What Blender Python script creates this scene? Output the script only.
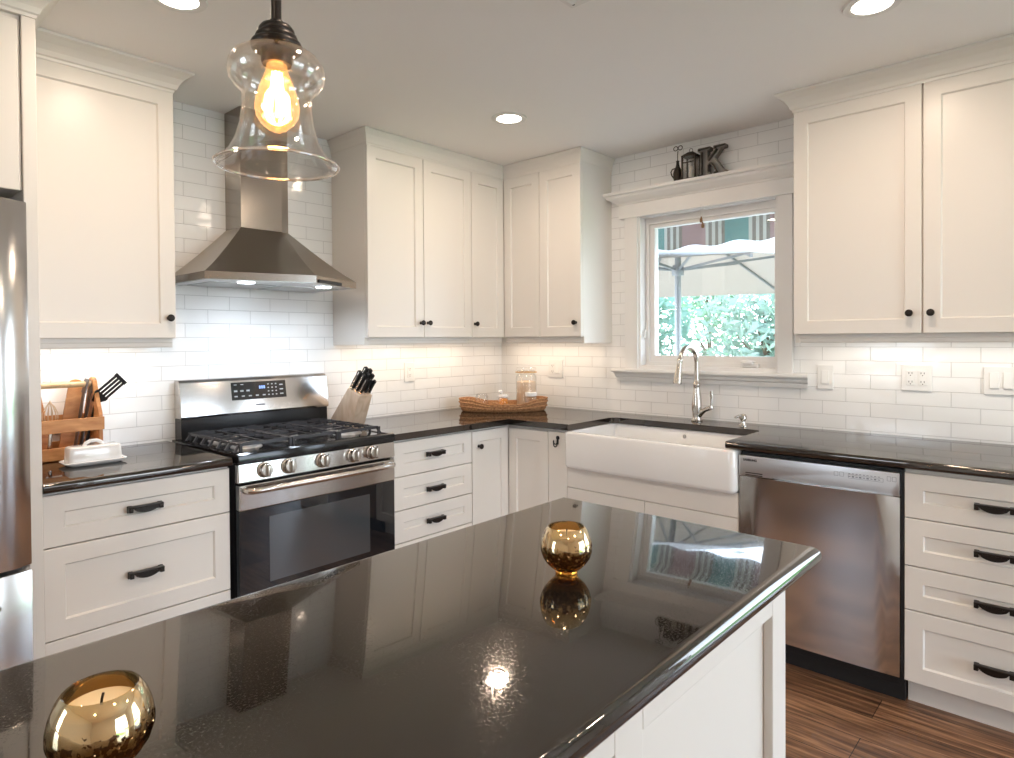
import bpy, bmesh, math, random
from mathutils import Vector, Matrix
random.seed(7)
for o in list(bpy.data.objects): bpy.data.objects.remove(o, do_unlink=True)
S = bpy.context.scene
C = S.collection
PI = math.pi

# ------------------------------------------------------------------ camera
cam_data = bpy.data.cameras.new('camera')
cam = bpy.data.objects.new('camera', cam_data); C.objects.link(cam); S.camera = cam
CAM = Vector((-3.3297, -3.0724, 1.3593)); YAW, PITCH, ROLL, FPX = 0.83412, -0.01243, -0.006612, 642.957
fwd = Vector((math.sin(YAW)*math.cos(PITCH), math.cos(YAW)*math.cos(PITCH), math.sin(PITCH)))
rt = Vector((math.cos(YAW), -math.sin(YAW), 0)); upv = rt.cross(fwd)
rt2 = rt*math.cos(ROLL) + upv*math.sin(ROLL); up2 = -rt*math.sin(ROLL) + upv*math.cos(ROLL)
M = Matrix((rt2, up2, -fwd)).transposed().to_4x4(); M.translation = CAM
cam.matrix_world = M
cam_data.sensor_fit = 'HORIZONTAL'; cam_data.sensor_width = 36
cam_data.lens = 36*FPX/1014; cam_data.shift_y = -31.556/1014; cam_data.clip_start = 0.02

# ------------------------------------------------------------------ world, sun, colour management
S.view_settings.view_transform = 'Standard'; S.view_settings.look = 'None'
S.view_settings.gamma = 1.0; S.view_settings.use_curve_mapping = False
S.view_settings.exposure = 0.32
W = bpy.data.worlds.new('sky'); S.world = W; W.use_nodes = True
wn = W.node_tree.nodes; wl = W.node_tree.links
bg = wn['Background']; bg.inputs['Strength'].default_value = 8.0
tc = wn.new('ShaderNodeTexCoord'); sx = wn.new('ShaderNodeSeparateXYZ'); rp = wn.new('ShaderNodeValToRGB')
wl.new(tc.outputs['Generated'], sx.inputs[0]); wl.new(sx.outputs['Z'], rp.inputs[0]); wl.new(rp.outputs[0], bg.inputs['Color'])
rp.color_ramp.elements[0].position = 0.0; rp.color_ramp.elements[0].color = (0.80, 0.90, 1.0, 1)
rp.color_ramp.elements[1].position = 0.6; rp.color_ramp.elements[1].color = (0.50, 0.72, 1.0, 1)

def lamp(name, kind, loc, energy, color=(1, 1, 1), direction=(0, 0, -1), size=0.1, size_y=None, spread=PI, spot=1.2, blend=.6, shape=None):
    d = bpy.data.lights.new(name, kind); d.energy = energy; d.color = color
    if kind == 'AREA':
        d.shape = shape or ('RECTANGLE' if size_y else 'DISK'); d.size = size
        if size_y: d.size_y = size_y
        d.spread = spread
    elif kind == 'SPOT':
        d.spot_size = spot; d.spot_blend = blend; d.shadow_soft_size = size
    elif kind == 'POINT': d.shadow_soft_size = size
    elif kind == 'SUN': d.angle = 0.02
    o = bpy.data.objects.new(name, d); C.objects.link(o); o.location = loc
    o.rotation_euler = Vector(direction).to_track_quat('-Z', 'Y').to_euler()
    return o

lamp('sun', 'SUN', (0, 0, 10), 6.0, (1, .96, .9), (.35, -.55, -.9))
# daylight that comes in through the glass doors, the left window and the sink window
for nm, loc, d_, w_, h_ in (('doors_portal', (-1.4, -5.6, 1.05), (0, 1, 0), 1.9, 2.1), ('left_window_portal', (-5.5, -1.35, 1.525), (1, 0, 0), .8, 1.15), ('side_door_portal', (0.0, -4.3, 1.03), (-1, 0, 0), 1.2, 2.05), ('sink_window_portal', (0.0, -1.505, 1.635), (-1, 0, 0), .8, .89)):
    o = lamp(nm, 'AREA', loc, 1, (1, 1, 1), d_, w_, h_); o.data.cycles.is_portal = True
# strips under the wall cabinets
WARM = (1, .80, .60); SOFT = (1, .90, .78); CANW = (1, .79, .61)
lamp('strip_light_range_wall', 'AREA', (-.86, -.14, 1.352), 1.9, WARM, (0, 0, -1), .95, .05)
lamp('strip_light_corner', 'AREA', (-.14, -.5, 1.352), 1.3, WARM, (0, 0, -1), .05, .75)
lamp('strip_light_left', 'AREA', (-2.56, -.14, 1.352), 1.1, SOFT, (0, 0, -1), .48, .05)
lamp('strip_light_right', 'AREA', (-.14, -2.58, 1.352), 1.5, SOFT, (0, 0, -1), .05, .95)

# ------------------------------------------------------------------ materials
def nt(m): m.use_nodes = True; return m.node_tree.nodes, m.node_tree.links, m.node_tree.nodes['Principled BSDF']
def lin(c): return tuple(((x/255)/12.92 if x/255 <= .04045 else ((x/255+.055)/1.055)**2.4) for x in c) + (1,)
def mat(name, col, rough=.5, metal=0, spec=.5, coat=0, trans=0, ior=1.45, emit=None, estr=0, bump=None, rvar=None):
    m = bpy.data.materials.new(name); n, l, b = nt(m)
    b.inputs['Base Color'].default_value = tuple(col[:3]) + (1,)
    b.inputs['Roughness'].default_value = rough; b.inputs['Metallic'].default_value = metal
    b.inputs['Specular IOR Level'].default_value = spec; b.inputs['Coat Weight'].default_value = coat
    b.inputs['Coat Roughness'].default_value = .04
    b.inputs['Transmission Weight'].default_value = trans; b.inputs['IOR'].default_value = ior
    if emit: b.inputs['Emission Color'].default_value = tuple(emit) + (1,); b.inputs['Emission Strength'].default_value = estr
    if bump:   # (scale xyz, strength, distance)
        t = n.new('ShaderNodeTexCoord'); mp = n.new('ShaderNodeMapping'); no = n.new('ShaderNodeTexNoise'); bp = n.new('ShaderNodeBump')
        mp.inputs['Scale'].default_value = bump[0]; no.inputs['Scale'].default_value = 1; no.inputs['Detail'].default_value = 3
        bp.inputs['Strength'].default_value = bump[1]; bp.inputs['Distance'].default_value = bump[2]
        l.new(t.outputs['Object'], mp.inputs[0]); l.new(mp.outputs[0], no.inputs['Vector']); l.new(no.outputs['Fac'], bp.inputs['Height']); l.new(bp.outputs[0], b.inputs['Normal'])
    return m

def thin_glass(name, tint=(1, 1, 1), edge=.45, base=.03, rough=.0, haze=0, glow=None):
    m = bpy.data.materials.new(name); m.use_nodes = True; n, l = m.node_tree.nodes, m.node_tree.links
    n.clear(); out = n.new('ShaderNodeOutputMaterial'); mx = n.new('ShaderNodeMixShader'); tr = n.new('ShaderNodeBsdfTransparent'); gl = n.new('ShaderNodeBsdfGlossy')
    lw = n.new('ShaderNodeLayerWeight'); mr = n.new('ShaderNodeMapRange')
    lw.inputs['Blend'].default_value = .35
    mr.inputs['From Min'].default_value = 0; mr.inputs['From Max'].default_value = 1; mr.inputs['To Min'].default_value = base; mr.inputs['To Max'].default_value = edge
    tr.inputs['Color'].default_value = tuple(tint) + (1,); gl.inputs['Roughness'].default_value = rough
    refl = gl
    if haze:
        tl = n.new('ShaderNodeBsdfTranslucent'); df = n.new('ShaderNodeBsdfDiffuse'); m1 = n.new('ShaderNodeMixShader'); m2 = n.new('ShaderNodeMixShader')
        m1.inputs[0].default_value = .5; m2.inputs[0].default_value = haze
        l.new(tl.outputs[0], m1.inputs[1]); l.new(df.outputs[0], m1.inputs[2]); l.new(gl.outputs[0], m2.inputs[1]); l.new(m1.outputs[0], m2.inputs[2]); refl = m2
    l.new(lw.outputs['Facing'], mr.inputs['Value']); l.new(mr.outputs[0], mx.inputs[0]); l.new(tr.outputs[0], mx.inputs[1]); l.new(refl.outputs[0], mx.inputs[2]); fin = mx
    if glow:
        em = n.new('ShaderNodeEmission'); em.inputs['Color'].default_value = tuple(glow[:3]) + (1,); em.inputs['Strength'].default_value = glow[3]; ad = n.new('ShaderNodeAddShader')
        l.new(mx.outputs[0], ad.inputs[0]); l.new(em.outputs[0], ad.inputs[1]); fin = ad
    l.new(fin.outputs[0], out.inputs[0])
    return m

def tile_mat():
    m = bpy.data.materials.new('white_glossy_tile'); n, l, b = nt(m)
    uv = n.new('ShaderNodeUVMap'); uv.uv_map = 'UVMap'
    br = n.new('ShaderNodeTexBrick'); l.new(uv.outputs[0], br.inputs['Vector'])
    br.offset = .5; br.offset_frequency = 2; br.squash = 1
    br.inputs['Scale'].default_value = 1; br.inputs['Brick Width'].default_value = .2068; br.inputs['Row Height'].default_value = .0648
    br.inputs['Mortar Size'].default_value = .0013; br.inputs['Mortar Smooth'].default_value = .25; br.inputs['Bias'].default_value = 0
    br.inputs['Color1'].default_value = (.88, .875, .865, 1); br.inputs['Color2'].default_value = (.85, .845, .835, 1); br.inputs['Mortar'].default_value = (.62, .61, .60, 1)
    l.new(br.outputs['Color'], b.inputs['Base Color'])
    b.inputs['Roughness'].default_value = .13; b.inputs['Specular IOR Level'].default_value = .55
    no = n.new('ShaderNodeTexNoise'); no.inputs['Scale'].default_value = 14; no.inputs['Detail'].default_value = 1; l.new(uv.outputs[0], no.inputs['Vector'])
    iv = n.new('ShaderNodeMath'); iv.operation = 'MULTIPLY'; iv.inputs[1].default_value = -1.0; l.new(br.outputs['Fac'], iv.inputs[0])
    b1 = n.new('ShaderNodeBump'); b1.inputs['Strength'].default_value = .8; b1.inputs['Distance'].default_value = .002; l.new(iv.outputs[0], b1.inputs['Height'])
    b2 = n.new('ShaderNodeBump'); b2.inputs['Strength'].default_value = .3; b2.inputs['Distance'].default_value = .006; l.new(no.outputs['Fac'], b2.inputs['Height'])
    l.new(b1.outputs[0], b2.inputs['Normal']); l.new(b2.outputs[0], b.inputs['Normal'])
    return m

def granite_mat():
    m = bpy.data.materials.new('black_polished_granite'); n, l, b = nt(m)
    t = n.new('ShaderNodeTexCoord'); no = n.new('ShaderNodeTexNoise'); no.inputs['Scale'].default_value = 420; no.inputs['Detail'].default_value = 2
    l.new(t.outputs['Object'], no.inputs['Vector'])
    r = n.new('ShaderNodeValToRGB'); l.new(no.outputs['Fac'], r.inputs[0])
    e = r.color_ramp.elements; e[0].position = .35; e[0].color = (.007, .006, .005, 1); e[1].position = .80; e[1].color = (.055, .045, .038, 1)
    x = e.new(.6); x.color = (.012, .010, .009, 1)
    l.new(r.outputs[0], b.inputs['Base Color'])
    r2 = n.new('ShaderNodeMapRange'); l.new(no.outputs['Fac'], r2.inputs['Value'])
    r2.inputs['From Min'].default_value = .50; r2.inputs['From Max'].default_value = .72; r2.inputs['To Min'].default_value = .025; r2.inputs['To Max'].default_value = .20
    l.new(r2.outputs[0], b.inputs['Roughness'])
    b.inputs['Specular Tint'].default_value = (1, .90, .83, 1); b.inputs['IOR'].default_value = 1.9; b.inputs['Specular IOR Level'].default_value = .5
    return m

def floor_mat():
    m = bpy.data.materials.new('dark_walnut_planks'); n, l, b = nt(m)
    t = n.new('ShaderNodeTexCoord'); mp = n.new('ShaderNodeMapping'); mp.inputs['Rotation'].default_value = (0, 0, PI/2)
    l.new(t.outputs['Object'], mp.inputs[0])
    br = n.new('ShaderNodeTexBrick'); l.new(mp.outputs[0], br.inputs['Vector']); br.offset = .37; br.offset_frequency = 2
    br.inputs['Scale'].default_value = 1; br.inputs['Brick Width'].default_value = 1.25; br.inputs['Row Height'].default_value = .155
    br.inputs['Mortar Size'].default_value = .0015; br.inputs['Bias'].default_value = 0
    br.inputs['Color1'].default_value = (0, 0, 0, 1); br.inputs['Color2'].default_value = (1, 1, 1, 1); br.inputs['Mortar'].default_value = (.0, .0, .0, 1)
    mp2 = n.new('ShaderNodeMapping'); mp2.inputs['Scale'].default_value = (55, 3.5, 1); l.new(t.outputs['Object'], mp2.inputs[0])
    no = n.new('ShaderNodeTexNoise'); no.inputs['Scale'].default_value = 1; no.inputs['Detail'].default_value = 6; no.inputs['Distortion'].default_value = .8; l.new(mp2.outputs[0], no.inputs['Vector'])
    ad = n.new('ShaderNodeMath'); ad.operation = 'MULTIPLY_ADD'; ad.inputs[1].default_value = .28; l.new(br.outputs['Color'], ad.inputs[0]); l.new(no.outputs['Fac'], ad.inputs[2])
    r = n.new('ShaderNodeValToRGB'); l.new(ad.outputs[0], r.inputs[0]); e = r.color_ramp.elements
    e[0].position = .38; e[0].color = (.045, .021, .011, 1); e[1].position = .86; e[1].color = (.40, .215, .115, 1); x = e.new(.60); x.color = (.17, .082, .042, 1)
    mx = n.new('ShaderNodeMix'); mx.data_type = 'RGBA'; l.new(br.outputs['Fac'], mx.inputs['Factor']); l.new(r.outputs[0], mx.inputs['A']); mx.inputs['B'].default_value = (.012, .007, .004, 1)
    l.new(mx.outputs['Result'], b.inputs['Base Color']); b.inputs['Roughness'].default_value = .38
    bp = n.new('ShaderNodeBump'); bp.inputs['Strength'].default_value = .25; bp.inputs['Distance'].default_value = .003; l.new(no.outputs['Fac'], bp.inputs['Height']); l.new(bp.outputs[0], b.inputs['Normal'])
    return m

def wood_mat(name, dark, light, scale=(60, 6, 6), rough=.5):
    m = bpy.data.materials.new(name); n, l, b = nt(m)
    t = n.new('ShaderNodeTexCoord'); mp = n.new('ShaderNodeMapping'); mp.inputs['Scale'].default_value = scale; l.new(t.outputs['Object'], mp.inputs[0])
    no = n.new('ShaderNodeTexNoise'); no.inputs['Scale'].default_value = 1; no.inputs['Detail'].default_value = 5; no.inputs['Distortion'].default_value = .6; l.new(mp.outputs[0], no.inputs['Vector'])
    r = n.new('ShaderNodeValToRGB'); l.new(no.outputs['Fac'], r.inputs[0]); e = r.color_ramp.elements
    e[0].position = .3; e[0].color = tuple(dark) + (1,); e[1].position = .7; e[1].color = tuple(light) + (1,)
    l.new(r.outputs[0], b.inputs['Base Color']); b.inputs['Roughness'].default_value = rough
    return m

def mercury_mat():
    m = bpy.data.materials.new('gold_mercury_glass'); m.use_nodes = True; n, l = m.node_tree.nodes, m.node_tree.links; b = n['Principled BSDF']; out = n['Material Output']
    t = n.new('ShaderNodeTexCoord'); s = n.new('ShaderNodeSeparateXYZ'); l.new(t.outputs['Object'], s.inputs[0])
    no = n.new('ShaderNodeTexNoise'); no.inputs['Scale'].default_value = 230; no.inputs['Detail'].default_value = 2; l.new(t.outputs['Object'], no.inputs['Vector'])
    zr = n.new('ShaderNodeValToRGB'); mr = n.new('ShaderNodeMapRange'); mr.inputs['From Max'].default_value = .065; l.new(s.outputs['Z'], mr.inputs['Value']); l.new(mr.outputs[0], zr.inputs[0])
    e = zr.color_ramp.elements; e[0].position = 0; e[0].color = (.10,)*3 + (1,); e[1].position = 1; e[1].color = (.0,)*3 + (1,)
    for p, v in ((.16, .20), (.25, .58), (.45, .56), (.60, .46), (.74, .18)): x = e.new(p); x.color = (v, v, v, 1)
    lt = n.new('ShaderNodeMath'); lt.operation = 'LESS_THAN'; l.new(no.outputs['Fac'], lt.inputs[0]); l.new(zr.outputs[0], lt.inputs[1])
    cr = n.new('ShaderNodeValToRGB'); l.new(mr.outputs[0], cr.inputs[0]); e = cr.color_ramp.elements
    e[0].position = .1; e[0].color = (.90, .38, .05, 1); e[1].position = .80; e[1].color = (.92, .76, .50, 1); x = e.new(.35); x.color = (.80, .52, .20, 1)
    l.new(cr.outputs[0], b.inputs['Base Color']); b.inputs['Metallic'].default_value = 1; b.inputs['Roughness'].default_value = .06
    n2 = n.new('ShaderNodeTexNoise'); n2.inputs['Scale'].default_value = 45; l.new(t.outputs['Object'], n2.inputs['Vector'])
    bp = n.new('ShaderNodeBump'); bp.inputs['Strength'].default_value = .25; bp.inputs['Distance'].default_value = .004; l.new(n2.outputs['Fac'], bp.inputs['Height']); l.new(bp.outputs[0], b.inputs['Normal'])
    tr = n.new('ShaderNodeBsdfTransparent'); tr.inputs['Color'].default_value = (.20, .11, .04, 1); tr2 = n.new('ShaderNodeBsdfTransparent'); tr2.inputs['Color'].default_value = (.95, .80, .5, 1)
    gl = n.new('ShaderNodeBsdfGlossy'); gl.inputs['Roughness'].default_value = .03; gl.inputs['Color'].default_value = (.9, .8, .6, 1)
    hole = n.new('ShaderNodeMixShader'); hole.inputs[0].default_value = .12; l.new(tr.outputs[0], hole.inputs[1]); l.new(gl.outputs[0], hole.inputs[2])
    film = n.new('ShaderNodeMixShader'); film.inputs[0].default_value = .72; l.new(tr2.outputs[0], film.inputs[1]); l.new(b.outputs[0], film.inputs[2])
    mx = n.new('ShaderNodeMixShader'); l.new(lt.outputs[0], mx.inputs[0]); l.new(film.outputs[0], mx.inputs[1]); l.new(hole.outputs[0], mx.inputs[2]); l.new(mx.outputs[0], out.inputs[0])
    return m

def stripe_mat():
    m = bpy.data.materials.new('striped_awning_canvas'); n, l, b = nt(m)
    t = n.new('ShaderNodeTexCoord'); s = n.new('ShaderNodeSeparateXYZ'); l.new(t.outputs['Object'], s.inputs[0])
    a = n.new('ShaderNodeMath'); a.operation = 'MULTIPLY_ADD'; a.inputs[1].default_value = -1/.575; a.inputs[2].default_value = -1.377/.575 + 10.47; l.new(s.outputs['Y'], a.inputs[0])
    f = n.new('ShaderNodeMath'); f.operation = 'FRACT'; l.new(a.outputs[0], f.inputs[0])
    r = n.new('ShaderNodeValToRGB'); r.color_ramp.interpolation = 'CONSTANT'; l.new(f.outputs[0], r.inputs[0])
    teal, cream, brown, mauve = (.17, .30, .28, 1), (.55, .53, .48, 1), (.24, .20, .17, 1), (.38, .25, .24, 1)
    seq = [(0, teal)]
    for s0 in (.265, .775):
        for i in range(6): seq.append((s0 + i*.0375, cream if i % 2 == 0 else brown))
    seq.insert(7, (.49, mauve))
    e = r.color_ramp.elements; e[0].position = 0; e[0].color = teal; e[1].position = seq[1][0]; e[1].color = seq[1][1]
    for p, c in seq[2:]: x = e.new(p); x.color = c
    l.new(r.outputs[0], b.inputs['Base Color']); b.inputs['Roughness'].default_value = .9
    return m

PAINT = mat('warm_white_cabinet_paint', (.79, .75, .70), .32, spec=.45)
TRIMP = mat('white_trim_paint', (.80, .785, .765), .35)
CEIL = mat('ceiling_paint', (.90, .88, .865), .85, spec=.2)
WALLP = mat('wall_paint', (.80, .78, .75), .8, spec=.2)
TILE = tile_mat(); GRAN = granite_mat(); FLOOR = floor_mat()
STEELH = mat('brushed_stainless', (.62, .60, .58), .17, 1, bump=((2, 2, 900), .035, .0005))
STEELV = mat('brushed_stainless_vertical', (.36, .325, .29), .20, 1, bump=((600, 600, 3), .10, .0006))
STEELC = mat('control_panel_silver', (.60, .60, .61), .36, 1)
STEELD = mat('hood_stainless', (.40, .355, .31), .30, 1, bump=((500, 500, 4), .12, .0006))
NICKEL = mat('brushed_nickel', (.62, .58, .53), .20, 1)
CHROME = mat('chrome', (.80, .79, .78), .08, 1)
BRONZE = mat('oil_rubbed_bronze', (.030, .025, .022), .34, .75)
BRONZE2 = mat('oil_rubbed_bronze_edge', (.16, .085, .055), .3, .8)
BLACKE = mat('black_enamel', (.012, .012, .013), .12)
BLACKG = mat('black_oven_glass', (.008, .010, .013), .03, spec=.7, ior=1.6)
OVENWIN = mat('oven_window_glass', (.055, .06, .065), .05, spec=.8, ior=1.7)
BLACKP = mat('black_plastic', (.014, .014, .015), .45)
IRON = mat('cast_iron_grate', (.07, .07, .078), .25, .5)
BURN = mat('burner_aluminium', (.45, .45, .45), .45, 1)
DARKGAP = mat('dark_recess', (.03, .03, .032), .5)
PORC = mat('white_porcelain', (.83, .825, .82), .10, coat=.5)
PLATE = mat('white_outlet_plastic', (.80, .79, .77), .3)
SLOT = mat('outlet_slot', (.12, .11, .11), .6)
INK = mat('dark_ink', (.03, .03, .035), .6)
ICON = mat('pale_display_marks', (.36, .38, .40), .5)
CLOCK = mat('lit_clock_digits', (.1, .2, .6), .5, emit=(.35, .5, 1), estr=.7)
GLASS = thin_glass('clear_window_glass', (1, 1, 1), .5, .03)
BELL = thin_glass('clear_bell_glass', (.985, .98, .97), .60, .035, haze=.012)
JARG = thin_glass('clear_jar_glass', (.995, .995, .99), .45, .03)
AMBERG = thin_glass('amber_bulb_glass', (1, .80, .52), .45, .06, haze=.05, glow=(1, .47, .16, .42))
FIL = mat('glowing_filament', (1, .6, .2), .5, emit=(1, .52, .16), estr=26)
LENS = mat('lit_lens', (1, 1, 1), .5, emit=(1, .93, .82), estr=14)
HLENS = mat('lit_hood_lens', (1, 1, 1), .5, emit=(.85, .93, 1), estr=8)
MERC = mercury_mat(); AMBERI = thin_glass('amber_glass_inside', (.98, .88, .66), .3, .04)
WAX = mat('cream_wax', (.85, .70, .46), .55)
BLOCKW = wood_mat('pale_beech', (.50, .36, .25), (.66, .52, .40), (30, 30, 8))
CADDYW = wood_mat('orange_pine', (.42, .17, .055), (.62, .31, .12), (12, 40, 40))
BASKET = wood_mat('woven_seagrass', (.20, .085, .03), (.56, .30, .14), (90, 90, 160), .7)
SPOON = wood_mat('pale_wood', (.55, .38, .20), (.70, .53, .32), (40, 40, 10))
OATS = mat('rolled_oats', (.80, .60, .42), .9, bump=((160, 160, 160), 1.0, .01))
SPICE = mat('brown_spice', (.42, .24, .14), .9)
HONEY = mat('amber_contents', (.80, .30, .03), .4)
GALV = mat('weathered_galvanised_metal', (.20, .185, .165), .5, .7, bump=((60, 60, 60), .5, .004))
GALVF = mat('galvanised_face', (.33, .31, .28), .55, .5)
DKMET = mat('dark_patina_metal', (.05, .04, .032), .5, .7)
CANDLEW = mat('white_candle', (.75, .72, .66), .5)
TASSEL = mat('wooden_cord_pull', (.24, .12, .05), .5)
CORD = mat('white_cord', (.7, .69, .66), .7)
AWN = stripe_mat()
UMBC = None
UMBM = mat('grey_umbrella_frame', (.20, .21, .22), .4, .5)
BARK = mat('bark', (.12, .08, .05), .9)
PAVE = mat('pale_paving', (.45, .42, .38), .9)
GRASS = mat('lawn', (.12, .24, .06), .95)
def leaf_mat(name, c, k=(1.6, 1.6, 1.2)):
    m = mat(name, c, .5); n, l, b = nt(m); o = n['Material Output']
    tl = n.new('ShaderNodeBsdfTranslucent'); tl.inputs['Color'].default_value = (c[0]*k[0], c[1]*k[1], c[2]*k[2], 1)
    mx = n.new('ShaderNodeMixShader'); mx.inputs[0].default_value = .45; l.new(b.outputs[0], mx.inputs[1]); l.new(tl.outputs[0], mx.inputs[2]); l.new(mx.outputs[0], o.inputs[0]); return m
UMBC = leaf_mat('cream_umbrella_canvas', (.38, .35, .31), (1.3, 1.2, 1.15))
LEAF1 = leaf_mat('blue_green_leaves', (.15, .25, .205)); LEAF2 = leaf_mat('grey_green_leaves', (.19, .26, .225)); LEAF3 = leaf_mat('fresh_green_leaves', (.17, .27, .19))

# ------------------------------------------------------------------ mesh helpers
class G:
    def __init__(s): s.bm = bmesh.new(); s.mi = 0
    def _tag(s, faces):
        for f in faces: f.material_index = s.mi
    def face(s, pts):
        f = s.bm.faces.new([s.bm.verts.new(p) for p in pts]); s._tag([f]); return f
    def poly(s, verts, faces):
        vs = [s.bm.verts.new(v) for v in verts]; fs = []
        for f in faces:
            try: fs.append(s.bm.faces.new([vs[i] for i in f]))
            except ValueError: pass
        s._tag(fs); return vs, fs
    def box(s, a, b, bev=0, seg=2):
        x0, x1 = sorted((a[0], b[0])); y0, y1 = sorted((a[1], b[1])); z0, z1 = sorted((a[2], b[2]))
        v = [(x0, y0, z0), (x1, y0, z0), (x1, y1, z0), (x0, y1, z0), (x0, y0, z1), (x1, y0, z1), (x1, y1, z1), (x0, y1, z1)]
        vs, fs = s.poly(v, [(3, 2, 1, 0), (4, 5, 6, 7), (0, 1, 5, 4), (1, 2, 6, 5), (2, 3, 7, 6), (3, 0, 4, 7)])
        if bev:
            es = list({e for f in fs for e in f.edges})
            r = bmesh.ops.bevel(s.bm, geom=es, offset=bev, segments=seg, affect='EDGES', profile=.5); s._tag(r['faces'])
        return s
    def prism(s, pts, vec, bev=0, seg=3, which='all'):
        """closed polygon of 3-D points extruded by vec; bev rounds the cap edges"""
        n = len(pts); vec = Vector(vec); P = [Vector(p) for p in pts]
        vs, fs = s.poly(P + [p + vec for p in P], [tuple(range(n))[::-1], tuple(range(n, 2*n))] + [(i, (i+1) % n, n+(i+1) % n, n+i) for i in range(n)])
        if bev:
            if which == 'all': es = list({e for f in fs[:2] for e in f.edges})
            elif which == 'every': es = list({e for f in fs for e in f.edges})
            else: es = [e for f in fs[:2] for e in f.edges if which(*[v.co for v in e.verts])]
            r = bmesh.ops.bevel(s.bm, geom=es, offset=bev, segments=seg, affect='EDGES', profile=.5); s._tag(r['faces'])
        return s
    def lathe(s, prof, c=(0, 0, 0), seg=32, axis=None, close=False):
        """prof = [(r, h)]; axis = direction of h"""
        c = Vector(c); ax = Vector(axis or (0, 0, 1)).normalized(); q = Vector((0, 0, 1)).rotation_difference(ax)
        rings = []
        for r, h in prof:
            if r < 1e-6: rings.append([s.bm.verts.new(c + q @ Vector((0, 0, h)))])
            else: rings.append([s.bm.verts.new(c + q @ Vector((r*math.cos(2*PI*i/seg), r*math.sin(2*PI*i/seg), h))) for i in range(seg)])
        fs = []
        pairs = list(zip(rings, rings[1:])) + ([(rings[-1], rings[0])] if close else [])
        for a, b in pairs:
            if len(a) == 1 and len(b) == 1: continue
            for i in range(seg):
                j = (i+1) % seg
                if len(a) == 1: fs.append(s.bm.faces.new((a[0], b[j], b[i])))
                elif len(b) == 1: fs.append(s.bm.faces.new((a[i], a[j], b[0])))
                else: fs.append(s.bm.faces.new((a[i], a[j], b[j], b[i])))
        s._tag(fs); return s
    def tube(s, pts, r, seg=12, caps=True, flat=1.0):
        P = [Vector(p) for p in pts]; n = len(P); rs = r if isinstance(r, (list, tuple)) else [r]*n
        t0 = (P[1]-P[0]).normalized(); u = t0.orthogonal().normalized(); rings = []
        for i in range(n):
            t = ((P[min(i+1, n-1)] - P[max(i-1, 0)])).normalized()
            u = (u - t*u.dot(t)).normalized(); w = t.cross(u)
            rings.append([s.bm.verts.new(P[i] + (u*math.cos(2*PI*k/seg) + w*flat*math.sin(2*PI*k/seg))*rs[i]) for k in range(seg)])
        fs = []
        for a, b in zip(rings, rings[1:]):
            for k in range(seg): fs.append(s.bm.faces.new((a[k], a[(k+1) % seg], b[(k+1) % seg], b[k])))
        if caps: fs += [s.bm.faces.new(rings[0][::-1]), s.bm.faces.new(rings[-1])]
        s._tag(fs); return s
    def bar(s, a, b, w, h, up=(0, 0, 1)):
        a, b = Vector(a), Vector(b); t = (b-a).normalized(); sd = t.cross(Vector(up)).normalized(); u = sd.cross(t)
        v = [p + sd*sx*w/2 + u*sz*h/2 for p in (a, b) for sx, sz in ((-1, -1), (1, -1), (1, 1), (-1, 1))]
        s.poly(v, [(0, 1, 2, 3), (7, 6, 5, 4), (0, 4, 5, 1), (1, 5, 6, 2), (2, 6, 7, 3), (3, 7, 4, 0)]); return s

def wpos(o):
    v = Vector((0, 0, 0))
    while o: v += o.location; o = o.parent
    return v
def obj(name, g, m, parent=None, smooth=False, loc=None, label=None, angle=.6):
    """links the mesh of g (built in world coordinates) as ONE object"""
    bm = g.bm; bmesh.ops.recalc_face_normals(bm, faces=bm.faces[:])
    L = Vector(loc) if loc is not None else Vector((0, 0, 0))
    base = (wpos(parent) if parent else Vector((0, 0, 0))) + L
    bmesh.ops.translate(bm, vec=-base, verts=bm.verts[:])
    if smooth:
        for f in bm.faces: f.smooth = True
        for e in bm.edges: e.smooth = not (len(e.link_faces) == 2 and e.calc_face_angle(0) > angle)
    me = bpy.data.meshes.new(name); bm.to_mesh(me); bm.free()
    for x in (m if isinstance(m, (list, tuple)) else [m]): me.materials.append(x)
    o = bpy.data.objects.new(name, me); C.objects.link(o); o.location = L
    if parent: o.parent = parent
    if label: o['label'] = label
    return o
def tag(o, label, cat, group=None):
    o['label'] = label; o['category'] = cat
    if group: o['group'] = group
    return o
def thing(name, label, cat, loc=(0, 0, 0), group=None):
    o = bpy.data.objects.new(name, None); C.objects.link(o); o.location = loc; o.empty_display_size = .05
    return tag(o, label, cat, group)
def struct(name, g, m, parent=None, smooth=False, label=None):
    o = obj(name, g, m, parent, smooth)
    if not parent: o['kind'] = 'structure'
    if label: o['label'] = label
    return o
def copy_tree(o, parent=None):
    c = o.copy(); C.objects.link(c); c.parent = parent
    for ch in list(o.children): copy_tree(ch, c)
    return c
def text_mesh(name, s, size, m, origin, right, up, parent, depth=.0006, align='LEFT', bold=.0005):
    cu = bpy.data.curves.new(name, 'FONT'); cu.body = s; cu.size = size; cu.extrude = depth; cu.align_x = align; cu.offset = bold
    t = bpy.data.objects.new('tmp', cu); C.objects.link(t); bpy.context.view_layer.update()
    me = bpy.data.meshes.new_from_object(t.evaluated_get(bpy.context.evaluated_depsgraph_get())); bpy.data.objects.remove(t)
    R, U = Vector(right).normalized(), Vector(up).normalized(); N = R.cross(U)
    mx = Matrix((R, U, N)).transposed().to_4x4(); mx.translation = Vector(origin) - wpos(parent)
    me.transform(mx); me.materials.clear(); me.materials.append(m); me.name = name
    o = bpy.data.objects.new(name, me); C.objects.link(o); o.parent = parent; return o

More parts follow.
